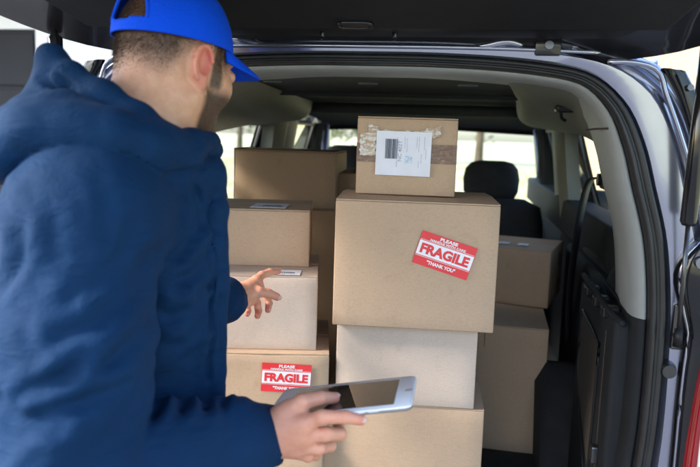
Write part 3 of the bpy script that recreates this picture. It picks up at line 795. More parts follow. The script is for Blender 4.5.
# ---------------------------------------------------------------- implicit surfaces for the figure
class Field:
    def __init__(s, lo, hi, h):
        s.lo = np.array(lo, np.float32); s.h = h
        s.n = np.ceil((np.array(hi) - s.lo) / h).astype(int) + 1
        ax = [s.lo[i] + h * np.arange(s.n[i], dtype=np.float32) for i in range(3)]
        s.ax = ax; s.F = np.full(tuple(s.n), 1.0, np.float32)
    def sub(s, lo, hi):
        i0 = [max(0, int((lo[k] - s.lo[k]) / s.h)) for k in range(3)]
        i1 = [min(s.n[k], int((hi[k] - s.lo[k]) / s.h) + 2) for k in range(3)]
        sl = tuple(slice(a, max(a, b)) for a, b in zip(i0, i1))
        g = np.meshgrid(*[s.ax[k][sl[k]] for k in range(3)], indexing='ij')
        return sl, g
    def merge(s, sl, dd, k, mode):
        A = s.F[sl]
        if mode == 'sub':
            B = -dd
            if k > 0:
                hh = np.clip(.5 + .5 * (A - B) / k, 0, 1) ; r_ = B * (1 - hh) + A * hh + k * hh * (1 - hh)
            else: r_ = np.maximum(A, B)
        else:
            if k > 0:
                hh = np.clip(.5 + .5 * (dd - A) / k, 0, 1); r_ = dd * (1 - hh) + A * hh - k * hh * (1 - hh)
            else: r_ = np.minimum(A, dd)
        s.F[sl] = r_
    def cone(s, a, b, r1, r2, k=.02, mode='add'):
        a = np.array(a, float); b = np.array(b, float); m = max(r1, r2) + k * 1.5 + .03
        sl, (x, y, z) = s.sub(np.minimum(a, b) - m, np.maximum(a, b) + m)
        if x.size == 0: return s
        ba = b - a; L = max(1e-9, ba @ ba)
        t = np.clip(((x - a[0]) * ba[0] + (y - a[1]) * ba[1] + (z - a[2]) * ba[2]) / L, 0, 1)
        dd = np.sqrt((x - a[0] - ba[0] * t) ** 2 + (y - a[1] - ba[1] * t) ** 2 + (z - a[2] - ba[2] * t) ** 2) - (r1 + (r2 - r1) * t)
        s.merge(sl, dd, k, mode); return s
    def chain(s, pts, rad, k=.02, mode='add'):
        for i in range(len(pts) - 1): s.cone(pts[i], pts[i + 1], rad[i], rad[i + 1], k, mode)
        return s
    def ell(s, c, r, k=.02, ax=None, mode='add', pw=2.0):
        c = np.array(c, float); m = max(r) + k * 1.5 + .03
        sl, g = s.sub(c - m, c + m)
        if g[0].size == 0: return s
        P = [g[i] - c[i] for i in range(3)]
        if ax is not None: P = [P[0] * q[0] + P[1] * q[1] + P[2] * q[2] for q in ax]
        if pw == 2.0: q = np.sqrt((P[0] / r[0]) ** 2 + (P[1] / r[1]) ** 2 + (P[2] / r[2]) ** 2)
        else: q = (np.abs(P[0] / r[0]) ** pw + np.abs(P[1] / r[1]) ** pw + np.abs(P[2] / r[2]) ** pw) ** (1 / pw)
        dd = (q - 1) * min(r)
        # better distance estimate
        gr = np.sqrt((P[0] / r[0] ** 2) ** 2 + (P[1] / r[1] ** 2) ** 2 + (P[2] / r[2] ** 2) ** 2) + 1e-6
        if pw == 2.0: dd = q * (q - 1) / gr
        s.merge(sl, dd.astype(np.float32), k, mode); return s
    def column(s, rows, k=.03):
        """stack of ellipses: rows of (z, cx, cy, rx, ry)"""
        A = np.array(rows, float); A = A[np.argsort(A[:, 0])]
        m = .25
        sl, (x, y, z) = s.sub((-9, -9, A[0, 0] - .15), (9, 9, A[-1, 0] + .15))
        I = lambda c: np.interp(z, A[:, 0], A[:, c]).astype(np.float32)
        cx, cy, rx, ry = I(1), I(2), I(3), I(4)
        q = np.sqrt(((x - cx) / rx) ** 2 + ((y - cy) / ry) ** 2)
        dd = (q - 1) * np.minimum(rx, ry)
        dd = np.maximum(dd, np.maximum(A[0, 0] - z, z - A[-1, 0]))
        s.merge(sl, dd, k, 'add'); return s
    def mesh(s):
        F = s.F; n = F.shape; ins = F < 0
        cnt = np.zeros((n[0] - 1, n[1] - 1, n[2] - 1), np.int8)
        acc = np.zeros(cnt.shape + (3,), np.float32)
        for axis in range(3):
            o = [a for a in range(3) if a != axis]
            A = np.take(F, range(n[axis] - 1), axis); B = np.take(F, range(1, n[axis]), axis)
            cr = (A < 0) != (B < 0); t = np.where(cr, A / np.where(cr, A - B, 1), 0).astype(np.float32)
            for i in (0, 1):
                for j in (0, 1):
                    sl = [slice(None)] * 3
                    sl[o[0]] = slice(i, n[o[0]] - 1 + i); sl[o[1]] = slice(j, n[o[1]] - 1 + j)
                    c_ = cr[tuple(sl)]; cnt += c_
                    acc[..., axis] += np.where(c_, t[tuple(sl)], 0)
                    acc[..., o[0]] += c_ * i; acc[..., o[1]] += c_ * j
        act = cnt > 0; idx = np.full(cnt.shape, -1, np.int64); idx[act] = np.arange(act.sum())
        loc = np.argwhere(act); V = (loc + acc[act] / cnt[act][:, None]) * s.h + s.lo
        Q = []
        for axis in range(3):
            o = [a for a in range(3) if a != axis]
            A = np.take(ins, range(n[axis] - 1), axis); B = np.take(ins, range(1, n[axis]), axis)
            e = np.argwhere(A != B)
            e = e[(e[:, o[0]] > 0) & (e[:, o[1]] > 0) & (e[:, o[0]] < n[o[0]] - 1) & (e[:, o[1]] < n[o[1]] - 1)]
            d0 = np.zeros(3, int); d0[o[0]] = 1; d1 = np.zeros(3, int); d1[o[1]] = 1
            q = np.stack([idx[tuple((e - d0 - d1).T)], idx[tuple((e - d1).T)], idx[tuple(e.T)], idx[tuple((e - d0).T)]], 1)
            sgn = A[tuple(e.T)] ^ (axis == 1)
            q[~sgn] = q[~sgn][:, ::-1]; Q.append(q)
        return V.astype(np.float64), np.vstack(Q)

def relax(V, Q, it=2, f=.5):
    E = np.vstack([Q[:, [0, 1]], Q[:, [1, 2]], Q[:, [2, 3]], Q[:, [3, 0]]])
    dg = np.bincount(E.ravel(), minlength=len(V))[:, None]
    for _ in range(it):
        for w_ in (f, -f * 1.02):
            S_ = np.zeros_like(V)
            for k in range(3):
                S_[:, k] = np.bincount(E[:, 0], V[E[:, 1], k], len(V)) + np.bincount(E[:, 1], V[E[:, 0], k], len(V))
            V = V + w_ * (S_ / np.maximum(dg, 1) - V)
    return V
def vnormals(V, Q):
    n = np.cross(V[Q[:, 2]] - V[Q[:, 0]], V[Q[:, 3]] - V[Q[:, 1]]); N = np.zeros_like(V)
    for k in range(4): np.add.at(N, Q[:, k], n)
    return N / (np.linalg.norm(N, axis=1)[:, None] + 1e-12)
def seg_dist(V, pts, w=(1, 1, 1)):
    best = np.full(len(V), 9.0); w = np.array(w); P = np.array(pts) * w; X = V * w
    for a, b in zip(P, P[1:]):
        ba = b - a; t = np.clip((X - a) @ ba / (ba @ ba + 1e-9), 0, 1)
        best = np.minimum(best, np.linalg.norm(X - a - t[:, None] * ba, axis=1))
    return best

# person frame: x to the side, y forward (seen from the pavement behind), turned with the root
ROOT = np.array([-.33, 1.05, 0.0])
YAWP = R(9)
def Wd(p):
    c_, s_ = math.cos(YAWP), math.sin(YAWP)
    return (.2 + p[0] * c_ - p[1] * s_, -1.4 + p[0] * s_ + p[1] * c_, p[2])
def pmesh(name, V, Q, mat, parent):
    me = bpy.data.meshes.new(name)
    V = V - ROOT
    me.from_pydata(V.tolist(), [], [tuple(q) for q in Q.tolist()])
    me.materials.append(M[mat] if isinstance(mat, str) else mat)
    me.polygons.foreach_set('use_smooth', [True] * len(me.polygons)); me.update()
    o = bpy.data.objects.new(name, me); C.objects.link(o); o.parent = parent
    return o

# ---- head frame
TH, PT = R(38), R(10)
O0 = np.array((-0.2895, 1.1500, 1.6464))
F0 = np.array([math.sin(TH), math.cos(TH), 0]); R0_ = np.array([math.cos(TH), -math.sin(TH), 0]); U0 = np.array([0, 0, 1.])
HF = F0 * math.cos(PT) - U0 * math.sin(PT); HU = U0 * math.cos(PT) + F0 * math.sin(PT); HR = R0_
HA = (HF, HR, HU)
def H(a, b, c): return O0 + HF * a + HR * b + HU * c
PC = R(3)
CF = F0 * math.cos(PC) - U0 * math.sin(PC); CU = U0 * math.cos(PC) + F0 * math.sin(PC)
def HC(a, b, c): return O0 + CF * a + HR * b + CU * c

head = Field(O0 - [.17, .17, .26], O0 + [.17, .17, .17], .0028)
head.ell(H(-.006, 0, .030), (.092, .076, .100), .02, HA)
head.ell(H(.030, 0, -.035), (.058, .056, .078), .03, HA)
for q in (-1, 1):
    head.cone(H(.0, q * .054, -.045), H(.070, q * .012, -.098), .020, .016, .02)
    head.ell(H(.050, q * .044, -.020), (.028, .022, .026), .025, HA)     # cheek
    head.ell(H(.076, q * .028, .030), (.014, .022, .009), .012, HA)     # brow
head.ell(H(.076, 0, -.100), (.016, .020, .014), .02, HA)
head.cone(H(.086, 0, .020), H(.104, 0, -.018), .008, .0105, .012)        # nose
for q in (-1, 1):
    head.ell(H(.094, q * .011, -.022), (.009, .007, .007), .008, HA)
    head.ell(H(.094, q * .031, .008), (.012, .015, .011), .008, HA, 'sub')
    head.ell(H(.084, q * .031, .008), (.013, .013, .012), .004, HA)
head.ell(H(.086, 0, -.046), (.007, .020, .005), .006, HA); head.ell(H(.084, 0, -.058), (.008, .017, .006), .006, HA)
head.ell(H(.093, 0, -.052), (.006, .024, .0015), .002, HA, 'sub')
NB_ = np.array((-0.3295, 1.0900, 1.4768))
head.chain([H(-.032, 0, -.03), H(-.045, 0, -.09), NB_], [.062, .058, .075], .03)
for q in (-1, 1):                                                        # sterno muscle
    head.cone(H(-.02, q * .058, -.055), NB_ + F0 * .055 + R0_ * q * .02, .018, .016, .03)
    # ear: rim, bowl, lobe
    e0 = H(-.012, q * .079, .0)
    tl = np.array([HF * .92 + HR * q * .38, HR * q * .92 - HF * .38 * 1, HU])
    head.ell(e0 + HF * -.004, (.019, .010, .031), .004, tl)
    head.ell(e0 + HR * q * .010 + HF * .001 + HU * .004, (.0115, .009, .020), .003, tl, 'sub')
    head.ell(e0 + HF * .004 - HU * .026 + HR * q * .001, (.009, .006, .011), .006, tl)
    rimp = [e0 + tl[0] * (.0165 * math.cos(a) - .003) + tl[1] * .008 + HU * (.029 * math.sin(a)) for a in np.linspace(R(-40 if 1 else 0), R(200), 11)]
    rimp = [e0 - HF * (.0165 * math.cos(a) + .003) + HR * q * (.009) + HU * (.028 * math.sin(a)) for a in np.linspace(R(-60), R(165), 11)]
    head.chain(rimp, [.0032] * 11, .003)
Vh, Qh = head.mesh(); Vh = relax(Vh, Qh, 2)
hl = (Vh - O0) @ np.stack(HA, 1)     # local coordinates F, R, U
a_, b_, c_ = hl[:, 0], hl[:, 1], hl[:, 2]
sm = lambda x, e0_, e1_: (lambda t: t * t * (3 - 2 * t))(np.clip((x - e0_) / (e1_ - e0_), 0, 1))
skull_r = np.sqrt(((a_ + .012) / .1) ** 2 + (b_ / .078) ** 2)
earish = (np.abs(b_) > .0745) & (np.abs(a_ + .012) < .034) & (np.abs(c_) < .042)
wig = .006 * np.sin(b_ * 90) + .004 * np.sin(a_ * 130)
hairline = np.where(a_ > -.02, .018 + 0 * a_, np.interp(a_, [-.11, -.08, -.05, -.02], [-.022, -.012, .004, .030])) + wig
hairm = np.maximum(sm(c_, hairline - .034, hairline + .034), sm(c_, .045, .055)) * (a_ < .055)
side = sm(a_, .012, .020) * (1 - sm(a_, .034, .046)) * sm(c_, -.04, -.02) * (np.abs(b_) > .04)
beard = sm(a_, -.004, .016) * (1 - sm(c_, -.040, -.016)) * sm(c_, -.17, -.125) * (1 - sm(a_, .10, .12)) * (1 - .8 * sm(a_, .03, .05) * sm(c_, -.05, -.03) * (np.abs(b_) < .05))
lipm = (np.abs(b_) < .026) & (a_ > .084) & (c_ < -.040) & (c_ > -.066)
beard = np.where(lipm, .1, beard)
fuzz_h = np.clip(np.maximum.reduce([hairm * .85, side * .95, beard * 1.0]), 0, 1)
fuzz_h = np.where(earish, 0, fuzz_h)
ear_w = sm(np.abs(b_), .074, .084) * (np.abs(a_ + .012) < .036) * (np.abs(c_) < .044)
earish = ear_w > .3
fuzz_h = fuzz_h * (1 - ear_w)
blush_glow_h = ear_w * (.35 + .6 * np.exp(-((a_ + .010) ** 2 / .00018 + (c_ - .004) ** 2 / .0006))) + .25 * np.exp(-((a_ - .1) ** 2 + b_ ** 2 + (c_ + .02) ** 2) / .0006) + lipm * .25  # ear red is painted backlit glow; nose and lips are own skin colour

# ---- hands
def hand(wrist, arm, palm, fingers, thumb, lo, hi):
    f = Field(lo, hi, .0022)
    for p, r1, r2 in palm: f.cone(wrist, p, r1, r2, .018)
    f.cone(arm, wrist, .030, .026, .015)
    g = f.F.copy()
    for pts, rad in fingers + [thumb]:
        h_ = Field(lo, hi, .0022); h_.chain(pts, rad, .003)
        k = .007; A, B = g, h_.F
        t = np.clip(.5 + .5 * (B - A) / k, 0, 1); mix = B * (1 - t) + A * t - k * t * (1 - t)
        f.F = np.minimum(f.F, mix)
    V, Q = f.mesh(); return relax(V, Q, 1), Q
RW = np.array((-0.1298, 0.9850, 1.1027)); RA = np.array((-0.1981, 0.9500, 1.1116))
rh = hand(RW, RA,
    [((-0.0573, 0.9550, 1.1382), .027, .017), ((-0.0587, 0.9620, 1.1138), .026, .017), ((-0.0663, 0.9720, 1.0936), .026, .015), ((-0.0793, 0.9750, 1.1457), .026, .019)],
    [([(-0.0587, 0.9550, 1.1381), (-0.0315, 0.9450, 1.1537), (0.0025, 0.9400, 1.1569), (0.0239, 0.9460, 1.1507)], [.0115, .0105, .0092, .0078]),
     ([(-0.0572, 0.9600, 1.1178), (-0.0253, 0.9520, 1.1255), (-0.0054, 0.9700, 1.1181), (-0.0090, 1.0000, 1.1205)], [.0120, .0108, .0095, .008]),
     ([(-0.0632, 0.9680, 1.1002), (-0.0353, 0.9650, 1.0979), (-0.0199, 0.9900, 1.0899), (-0.0271, 1.0200, 1.0952)], [.0115, .0102, .009, .008]),
     ([(-0.0723, 0.9750, 1.0889), (-0.0515, 0.9750, 1.0803), (-0.0408, 1.0000, 1.0702), (-0.0451, 1.0200, 1.0784)], [.0105, .009, .008, .007])],
    ([(-0.0863, 0.9720, 1.1452), (-0.0617, 0.9680, 1.1659), (-0.0365, 0.9850, 1.1661), (-0.0162, 1.0050, 1.1590)], [.017, .0125, .0105, .0088]),
    RW - [.09, .12, .09], RW + [.19, .12, .11])
LW = np.array((-0.2353, 1.4000, 1.2102)); LA = np.array((-0.2780, 1.3300, 1.2155))
lh = hand(LW, LA,
    [((-0.1960, 1.4550, 1.2354), .024, .012), ((-0.1916, 1.4550, 1.2203), .024, .012), ((-0.2027, 1.4450, 1.2049), .024, .012), ((-0.2125, 1.4400, 1.1993), .024, .012)],
    [([(-0.1982, 1.4550, 1.2375), (-0.1860, 1.4750, 1.2468), (-0.1713, 1.4950, 1.2499), (-0.1555, 1.5220, 1.2462)], [.0105, .0088, .0078, .0064]),
     ([(-0.1920, 1.4580, 1.2218), (-0.1809, 1.4900, 1.2040), (-0.1716, 1.4880, 1.1825), (-0.1714, 1.4700, 1.1714)], [.0108, .0088, .0078, .0068]),
     ([(-0.2035, 1.4500, 1.2102), (-0.1960, 1.4750, 1.1849), (-0.1921, 1.4720, 1.1680), (-0.1915, 1.4520, 1.1622)], [.0105, .0088, .0076, .0066]),
     ([(-0.2149, 1.4420, 1.2031), (-0.2153, 1.4600, 1.1813), (-0.2125, 1.4560, 1.1715), (-0.2111, 1.4400, 1.1691)], [.0095, .008, .007, .006])],
    ([(-0.2104, 1.4250, 1.2115), (-0.1861, 1.4300, 1.2197), (-0.1685, 1.4400, 1.2158), (-0.1506, 1.4520, 1.2050)], [.015, .0115, .0098, .0082]),
    LW - [.08, .10, .09], LW + [.13, .16, .11])

# ---- body under the clothes (torso, limbs)
SR = np.array((-0.3422, 0.8850, 1.4296)); SL = np.array([-.33, 1.22, 1.43])
ER = np.array((-0.3357, 0.8000, 1.1317)); EL = np.array([-.42, 1.30, 1.17])
body = Field((-.75, .55, -.01), (.0, 1.55, 1.56), .011)
body.column([(.86, -.38, 1.07, .11, .13), (1.0, -.38, 1.08, .10, .11), (1.2, -.37, 1.09, .11, .11), (1.38, -.355, 1.09, .10, .11), (1.46, -.34, 1.08, .07, .09)])
body.cone(SR, SL, .055, .055, .05); body.cone(NB_ - [0, 0, .08], NB_ + [0, 0, .02], .09, .06, .05)
body.chain([SR, ER, RA], [.055, .045, .032], .03); body.chain([SL, EL, LA], [.055, .045, .032], .03)
FR_, FL_ = np.array([-.40, .93, .03]), np.array([-.30, 1.20, .03])
for hip, foot in ((np.array([-.36, .97, .88]), FR_), (np.array([-.36, 1.13, .88]), FL_)):
    knee = (hip + foot) / 2 + [.03, 0, .03]
    body.chain([hip, knee, foot + [-.02, 0, .06]], [.085, .058, .042], .04)
    body.cone(foot + [-.02, 0, .02], foot + [.14, 0, .0], .035, .025, .03)
Vb, Qb = body.mesh(); Vb = relax(Vb, Qb, 1)

VV = [Vb, Vh, rh[0], lh[0]]; QQ = [Qb, Qh, rh[1], lh[1]]
offs = np.cumsum([0] + [len(v) for v in VV])
PV = np.vstack(VV); PQ = np.vstack([q + o_ for q, o_ in zip(QQ, offs)])
fz = np.zeros(len(PV)); bl = np.zeros(len(PV))
fz[offs[1]:offs[2]] = fuzz_h; bl[offs[1]:offs[2]] = blush_glow_h
# redder fingertips
for k, tips in ((2, [(0.0239, 0.9460, 1.1507), (-0.0162, 1.0050, 1.1590), (-0.0090, 1.0000, 1.1205)]), (3, [(-0.1555, 1.5220, 1.2462), (-0.1506, 1.4520, 1.2050), (-0.1714, 1.4700, 1.1714), (-0.1915, 1.4520, 1.1622), (-0.2111, 1.4400, 1.1691)])):
    seg = slice(offs[k], offs[k + 1])
    for t_ in tips: bl[seg] = np.maximum(bl[seg], .6 * np.exp(-((PV[seg] - np.array(t_)) ** 2).sum(1) / .018 ** 2))
    bl[seg] = np.maximum(bl[seg], .22)
m, nt, b, o = new_mat('skin'); M['skin'] = m
v_ = coord(nt)
at1 = nt.nodes.new('ShaderNodeAttribute'); at1.attribute_name = 'fuzz'
at2 = nt.nodes.new('ShaderNodeAttribute'); at2.attribute_name = 'blush_glow'
sk = ramp(nt, noise(nt, v_, 45, 5, .6), [(.3, (.55, .27, .165)), (.7, (.68, .37, .24))])
mx = nt.nodes.new('ShaderNodeMix'); mx.data_type = 'RGBA'; link(nt, at2.outputs['Fac'], mx.inputs['Factor']); link(nt, sk, mx.inputs['A']); mx.inputs['B'].default_value = (.62, .13, .11, 1)
mu = nt.nodes.new('ShaderNodeMath'); mu.operation = 'MULTIPLY'; link(nt, at1.outputs['Fac'], mu.inputs[0])
link(nt, ramp(nt, noise(nt, v_, 900, 2), [(.3, (.72,) * 3), (.6, (1,) * 3)]), mu.inputs[1])
m2 = nt.nodes.new('ShaderNodeMix'); m2.data_type = 'RGBA'; link(nt, mu.outputs[0], m2.inputs['Factor']); link(nt, mx.outputs['Result'], m2.inputs['A']); m2.inputs['B'].default_value = (.022, .014, .010, 1)
link(nt, m2.outputs['Result'], b.inputs['Base Color'])
b.inputs['Roughness'].default_value = .48; b.inputs['Subsurface Weight'].default_value = .18
b.inputs['Subsurface Radius'].default_value = (1, .3, .15); b.inputs['Subsurface Scale'].default_value = .008
bump(nt, b, noise(nt, v_, 420, 3), .12, .001)

rw = Wd(ROOT)
PERSON = tag(empty('person', rw, YAWP), 'man in navy hooded jacket and bright blue cap, pointing at a box', 'person')
bodyo = pmesh('body', PV, PQ, 'skin', PERSON)
for nm, arr in (('fuzz', fz), ('blush_glow', bl)):
    at_ = bodyo.data.attributes.new(nm, 'FLOAT', 'POINT'); at_.data.foreach_set('value', arr.astype(np.float32))
M['nail'] = simple('nail', (.60, .36, .29), .45, var=.04)
def nail(tip, prev, up, r_):
    tip, prev, up = map(lambda t: np.array(t, float), (tip, prev, up)); t_ = tip - prev; t_ /= np.linalg.norm(t_)
    up = up - t_ * (up @ t_); up /= np.linalg.norm(up); sd__ = np.cross(t_, up); c__ = tip + t_ * r_ * .25 + up * r_ * .66 - ROOT
    bm_ = bmesh.new(); bmesh.ops.create_uvsphere(bm_, u_segments=14, v_segments=8, radius=1)
    V_ = np.array([vv.co[:] for vv in bm_.verts]); F_ = [[x_.index for x_ in f_.verts] for f_ in bm_.faces]; bm_.free()
    V_ = c__ + V_[:, :1] * t_ * r_ * .85 + V_[:, 1:2] * sd__ * r_ * .68 + V_[:, 2:] * up * r_ * .32
    mesh('nail', V_, F_, 'nail', PERSON, True)
nail((-0.0162, 1.0050, 1.1590), (-0.0365, 0.9850, 1.1661), (0, -.3, 1), .0088)
nail((0.0239, 0.9460, 1.1507), (0.0025, 0.9400, 1.1569), (0, -.8, .5), .0078)
nail((-0.1555, 1.5220, 1.2462), (-0.1713, 1.4950, 1.2499), (-.2, -.5, 1), .0064)
nail((-0.1506, 1.4520, 1.2050), (-0.1685, 1.4400, 1.2158), (.1, -1, .3), .0082)
nail((-0.1714, 1.4700, 1.1714), (-0.1716, 1.4880, 1.1825), (.8, -.6, .1), .0068)
for q in (-1, 1):
    c0 = H(.0765, q * .030, .008)
    t_, u_ = [], []
    bm_ = bmesh.new(); bmesh.ops.create_uvsphere(bm_, u_segments=16, v_segments=10, radius=.0125)
    V_ = np.array([vv.co[:] for vv in bm_.verts]) + c0; 
    me_f = [[x_.index for x_ in f_.verts] for f_ in bm_.faces]; bm_.free()
    me = bpy.data.meshes.new('eye'); me.from_pydata((V_ - ROOT).tolist(), [], me_f); me.materials.append(M['lens'])
    o = bpy.data.objects.new('eye', me); C.objects.link(o); o.parent = PERSON

# ---- short hair: tapered strands on the scalp
Nh = vnormals(Vh, Qh)
p_ = np.clip(np.maximum(hairm, side * .55) * (~earish) * ((c_ < .07) | ((a_ < -.04) & (c_ < .125))), 0, 1) + .10 * beard * (~earish)
cand = rng.choice(len(Vh), 34000, p=p_ / p_.sum())
base = Vh[cand] + rng.normal(0, .0012, (len(cand), 3)); nn_ = Nh[cand]
dirn = nn_ * .55 - HU * .75 - HF * .15 + rng.normal(0, .22, base.shape); dirn /= np.linalg.norm(dirn, axis=1)[:, None]
ln = (.0022 + .0065 * np.clip((c_[cand] - hairline[cand] + .02) / .05, 0, 1)) * rng.uniform(.6, 1.2, len(cand))
ln = np.where(hairm[cand] < .05, .0018, ln)
sd = np.cross(dirn, rng.normal(0, 1, base.shape)); sd /= np.linalg.norm(sd, axis=1)[:, None]
hv = np.stack([base - sd * .0002 - nn_ * .001, base + sd * .0002 - nn_ * .001, base + dirn * ln[:, None]], 1).reshape(-1, 3)
pmesh('hair', hv, np.arange(len(hv)).reshape(-1, 3), 'hair', PERSON)

# ---- cap
CAP = empty('cap', (0, 0, 0), 0, PERSON)
def dome(az, el, grow=0):
    """az measured from the front, el from the brim line to the crown"""
    ce, se = math.cos(el), math.sin(el)
    rf = (.1035 if math.cos(az) > 0 else .0945) + grow; rs = .0835 + grow
    k = ce ** .80
    bulge = 1 + .004 * abs(math.cos(3 * az)) * math.sin(2 * el)
    return HC(-.008 + rf * k * math.cos(az) * bulge, rs * k * math.sin(az) * bulge, .036 - .006 * math.cos(az) + (.104 + grow) * se ** 1.05 * (1 + .03 * math.cos(az)))
NA, NE = 144, 44
vv_ = [dome(2 * math.pi * i / NA, (math.pi / 2 - .001) * j / NE) for j in range(NE + 1) for i in range(NA)]
ff_ = []
for j in range(NE):
    for i in range(NA):
        q = [j * NA + i, j * NA + (i + 1) % NA, (j + 1) * NA + (i + 1) % NA, (j + 1) * NA + i]
        c = np.mean([vv_[k] for k in q], 0) - O0; lf, lr, lu = c @ CF, c @ HR, c @ CU
        if lf < 0 and lu > .060 and (lr / .045) ** 2 + ((lu - .060) / .050) ** 2 < 1: continue
        ff_.append(q)
crown = pmesh('crown', np.array(vv_), np.array(ff_), 'cap_blue', CAP)
sd_ = crown.modifiers.new('t', 'SOLIDIFY'); sd_.thickness = .0022; sd_.offset = -1; bake(crown)
def ploop(name, pts, r_, mat, flat=1, par=CAP, n=8):
    mb = MB().tube([Vector(p - ROOT) for p in pts], r_, n, flat); return mb.build(name, mat, par, True)
def on_dome(lr, lu, grow=.0012):
    """point of the dome at the back with the given side / height"""
    best = None
    el = math.asin(min(1, max(0, (lu - .042) / .101)) ** (1 / 1.05)); k = max(1e-3, math.cos(el) ** .80)
    sa = max(-1, min(1, lr / ((.0845 + grow) * k))); az = math.pi - math.asin(sa)
    return dome(az, el, grow)
arch = [on_dome(.045 * math.cos(a), .060 + .050 * math.sin(a)) for a in np.linspace(0, math.pi, 25)]
ploop('arch_binding', arch, .0028, 'cap_blue')
for k in range(6):
    az = math.pi / 6 * (2 * k)
    if k == 3: continue
    ploop('seam', [dome(az, e_, .0004) for e_ in np.linspace(0.02, 1.5, 20)], .0010, 'cap_blue')
ploop('seam', [dome(math.pi, e_, .0004) for e_ in np.linspace(1.2, 1.5, 8)], .0010, 'cap_blue')
ploop('button', [HC(-.010, 0, .138), HC(-.010, 0, .1445)], [.008, .005], 'cap_blue')
ploop('sweat_band', [dome(2 * math.pi * i / 72, .02, .0002) for i in range(73)], .0018, 'cap_blue')
ploop('strap_edge', [dome(math.pi + x, .155, .0006) for x in np.linspace(-.46, .46, 16)], .0012, 'cap_blue')
rows = []
for v__ in np.linspace(0, 1, 12):
    row = []
    for u__ in np.linspace(-1, 1, 25):
        ph_ = u__ * R(56); p0 = np.array([.0995 * math.cos(ph_) - .010, .0815 * math.sin(ph_)])
        p1 = p0 + np.array([.080 * math.sqrt(max(0, 1 - (abs(u__)) ** 2.6)), 0])
        q = p0 + (p1 - p0) * v__
        row.append(HC(q[0], q[1] * (1 + .05 * v__), .0335 - .026 * v__ * math.sqrt(max(0, 1 - abs(u__) ** 2.6)) - .014 * u__ * u__ * v__ + .004 * (1 - v__) * (1 - abs(u__)) - .004 * v__ ** 2) - ROOT)
    rows.append([tuple(p) for p in row])
MB().loft(rows).build('visor', 'cap_blue', CAP, True, solid=.0035)

# ---- jacket
J = Field((-.72, .58, .80), (.02, 1.52, 1.74), .0052)
J.column([(.82, -.385, 1.08, .178, .175), (.95, -.380, 1.08, .180, .175), (1.10, -.372, 1.085, .174, .165), (1.25, -.362, 1.085, .166, .165), (1.36, -.352, 1.08, .148, .17), (1.43, -.345, 1.08, .120, .16), (1.485, -.335, 1.07, .085, .12)], .04)
J.cone(SR + [0.0, .06, .0], SL + [0, -.02, .0], .082, .080, .05)
# right sleeve: shoulder, elbow, wrist
A_ = J.F.copy(); J.F[:] = 1
J.chain([SR + [0, .02, .01], SR * .5 + ER * .5 + [-.002, -.002, 0], ER], [.092, .089, .086], .03)
J.cone(SR + [.01, .05, .01], SR + [.0, .0, 0], .09, .085, .03)
U_ = J.F.copy(); J.F[:] = 1
CR = np.array((-0.1209, 0.9850, 1.1045))
J.chain([ER + [.005, .01, .0], ER * .5 + CR * .5 + [0, -.006, -.006], CR * .85 + ER * .15, CR], [.082, .064, .053, .0445], .025)
J.cone(CR, np.array((-0.1111, 0.9900, 1.1026)), .0455, .045, .006)
L_ = J.F.copy(); J.F[:] = 1
def smin(A, B, k):
    hh = np.clip(.5 + .5 * (B - A) / k, 0, 1); return B * (1 - hh) + A * hh - k * hh * (1 - hh)
J.F = smin(smin(U_, L_, .008), A_, .010); 
J.chain([SL, EL, np.array((-0.2492, 1.3750, 1.2137))], [.082, .07, .046], .03)
J.cone(np.array((-0.2532, 1.3750, 1.2135)), np.array((-0.2332, 1.4000, 1.2103)), .033, .031, .01)
# raised collar, zip placket
J.cone((-0.2639, 0.9900, 1.4846), (-0.2235, 1.0600, 1.4788), .036, .034, .03)
J.chain([(-0.2248, 1.0800, 1.5266), (-0.2139, 1.0800, 1.4902), (-0.2036, 1.0600, 1.4307), (-0.1996, 1.0500, 1.3086), (-0.1999, 1.0400, 1.1362)], [.012, .015, .017, .015, .015], .012)
# hood lying behind the neck: its own volume, joined with a tight crease
Bk = J.F.copy(); J.F[:] = 1
pk = np.array((-0.4334, 1.0200, 1.6454))
J.ell((-0.3980, 1.0000, 1.5449), (.086, .150, .050), .03)
J.ell((-0.4453, 0.9800, 1.5074), (.050, .115, .042), .03)
J.chain([(-0.4055, 1.0200, 1.5619), (-0.4174, 1.0200, 1.6039), pk], [.055, .030, .010], .022)
J.chain([pk, (-0.4274, 1.0200, 1.6036), (-0.4373, 1.0000, 1.5548)], [.010, .026, .044], .025)
nearrim = [pk, (-0.3922, 0.9900, 1.6205), (-0.3395, 0.9650, 1.5908), (-0.2906, 0.9550, 1.5599), (-0.2570, 0.9700, 1.5327), (-0.2326, 1.0200, 1.5287), (-0.2207, 1.0900, 1.5327)]
J.chain(nearrim, [.010, .016, .020, .022, .021, .020, .016], .018)
farrim = [pk, (-0.4270, 1.1000, 1.6059), (-0.3956, 1.2000, 1.5665), (-0.3249, 1.2200, 1.5247), (-0.2578, 1.1900, 1.5205), (-0.2235, 1.1200, 1.5197)]
J.chain(farrim, [.014, .024, .028, .028, .024, .018], .022)
J.chain([(-0.3928, 0.9200, 1.5251), (-0.3481, 0.9000, 1.5381), (-0.3090, 0.9050, 1.5393), (-0.2690, 0.9350, 1.5248), (-0.2356, 0.9900, 1.5108)], [.036, .032, .030, .028, .022], .025)
J.F = smin(Bk, J.F, .003)
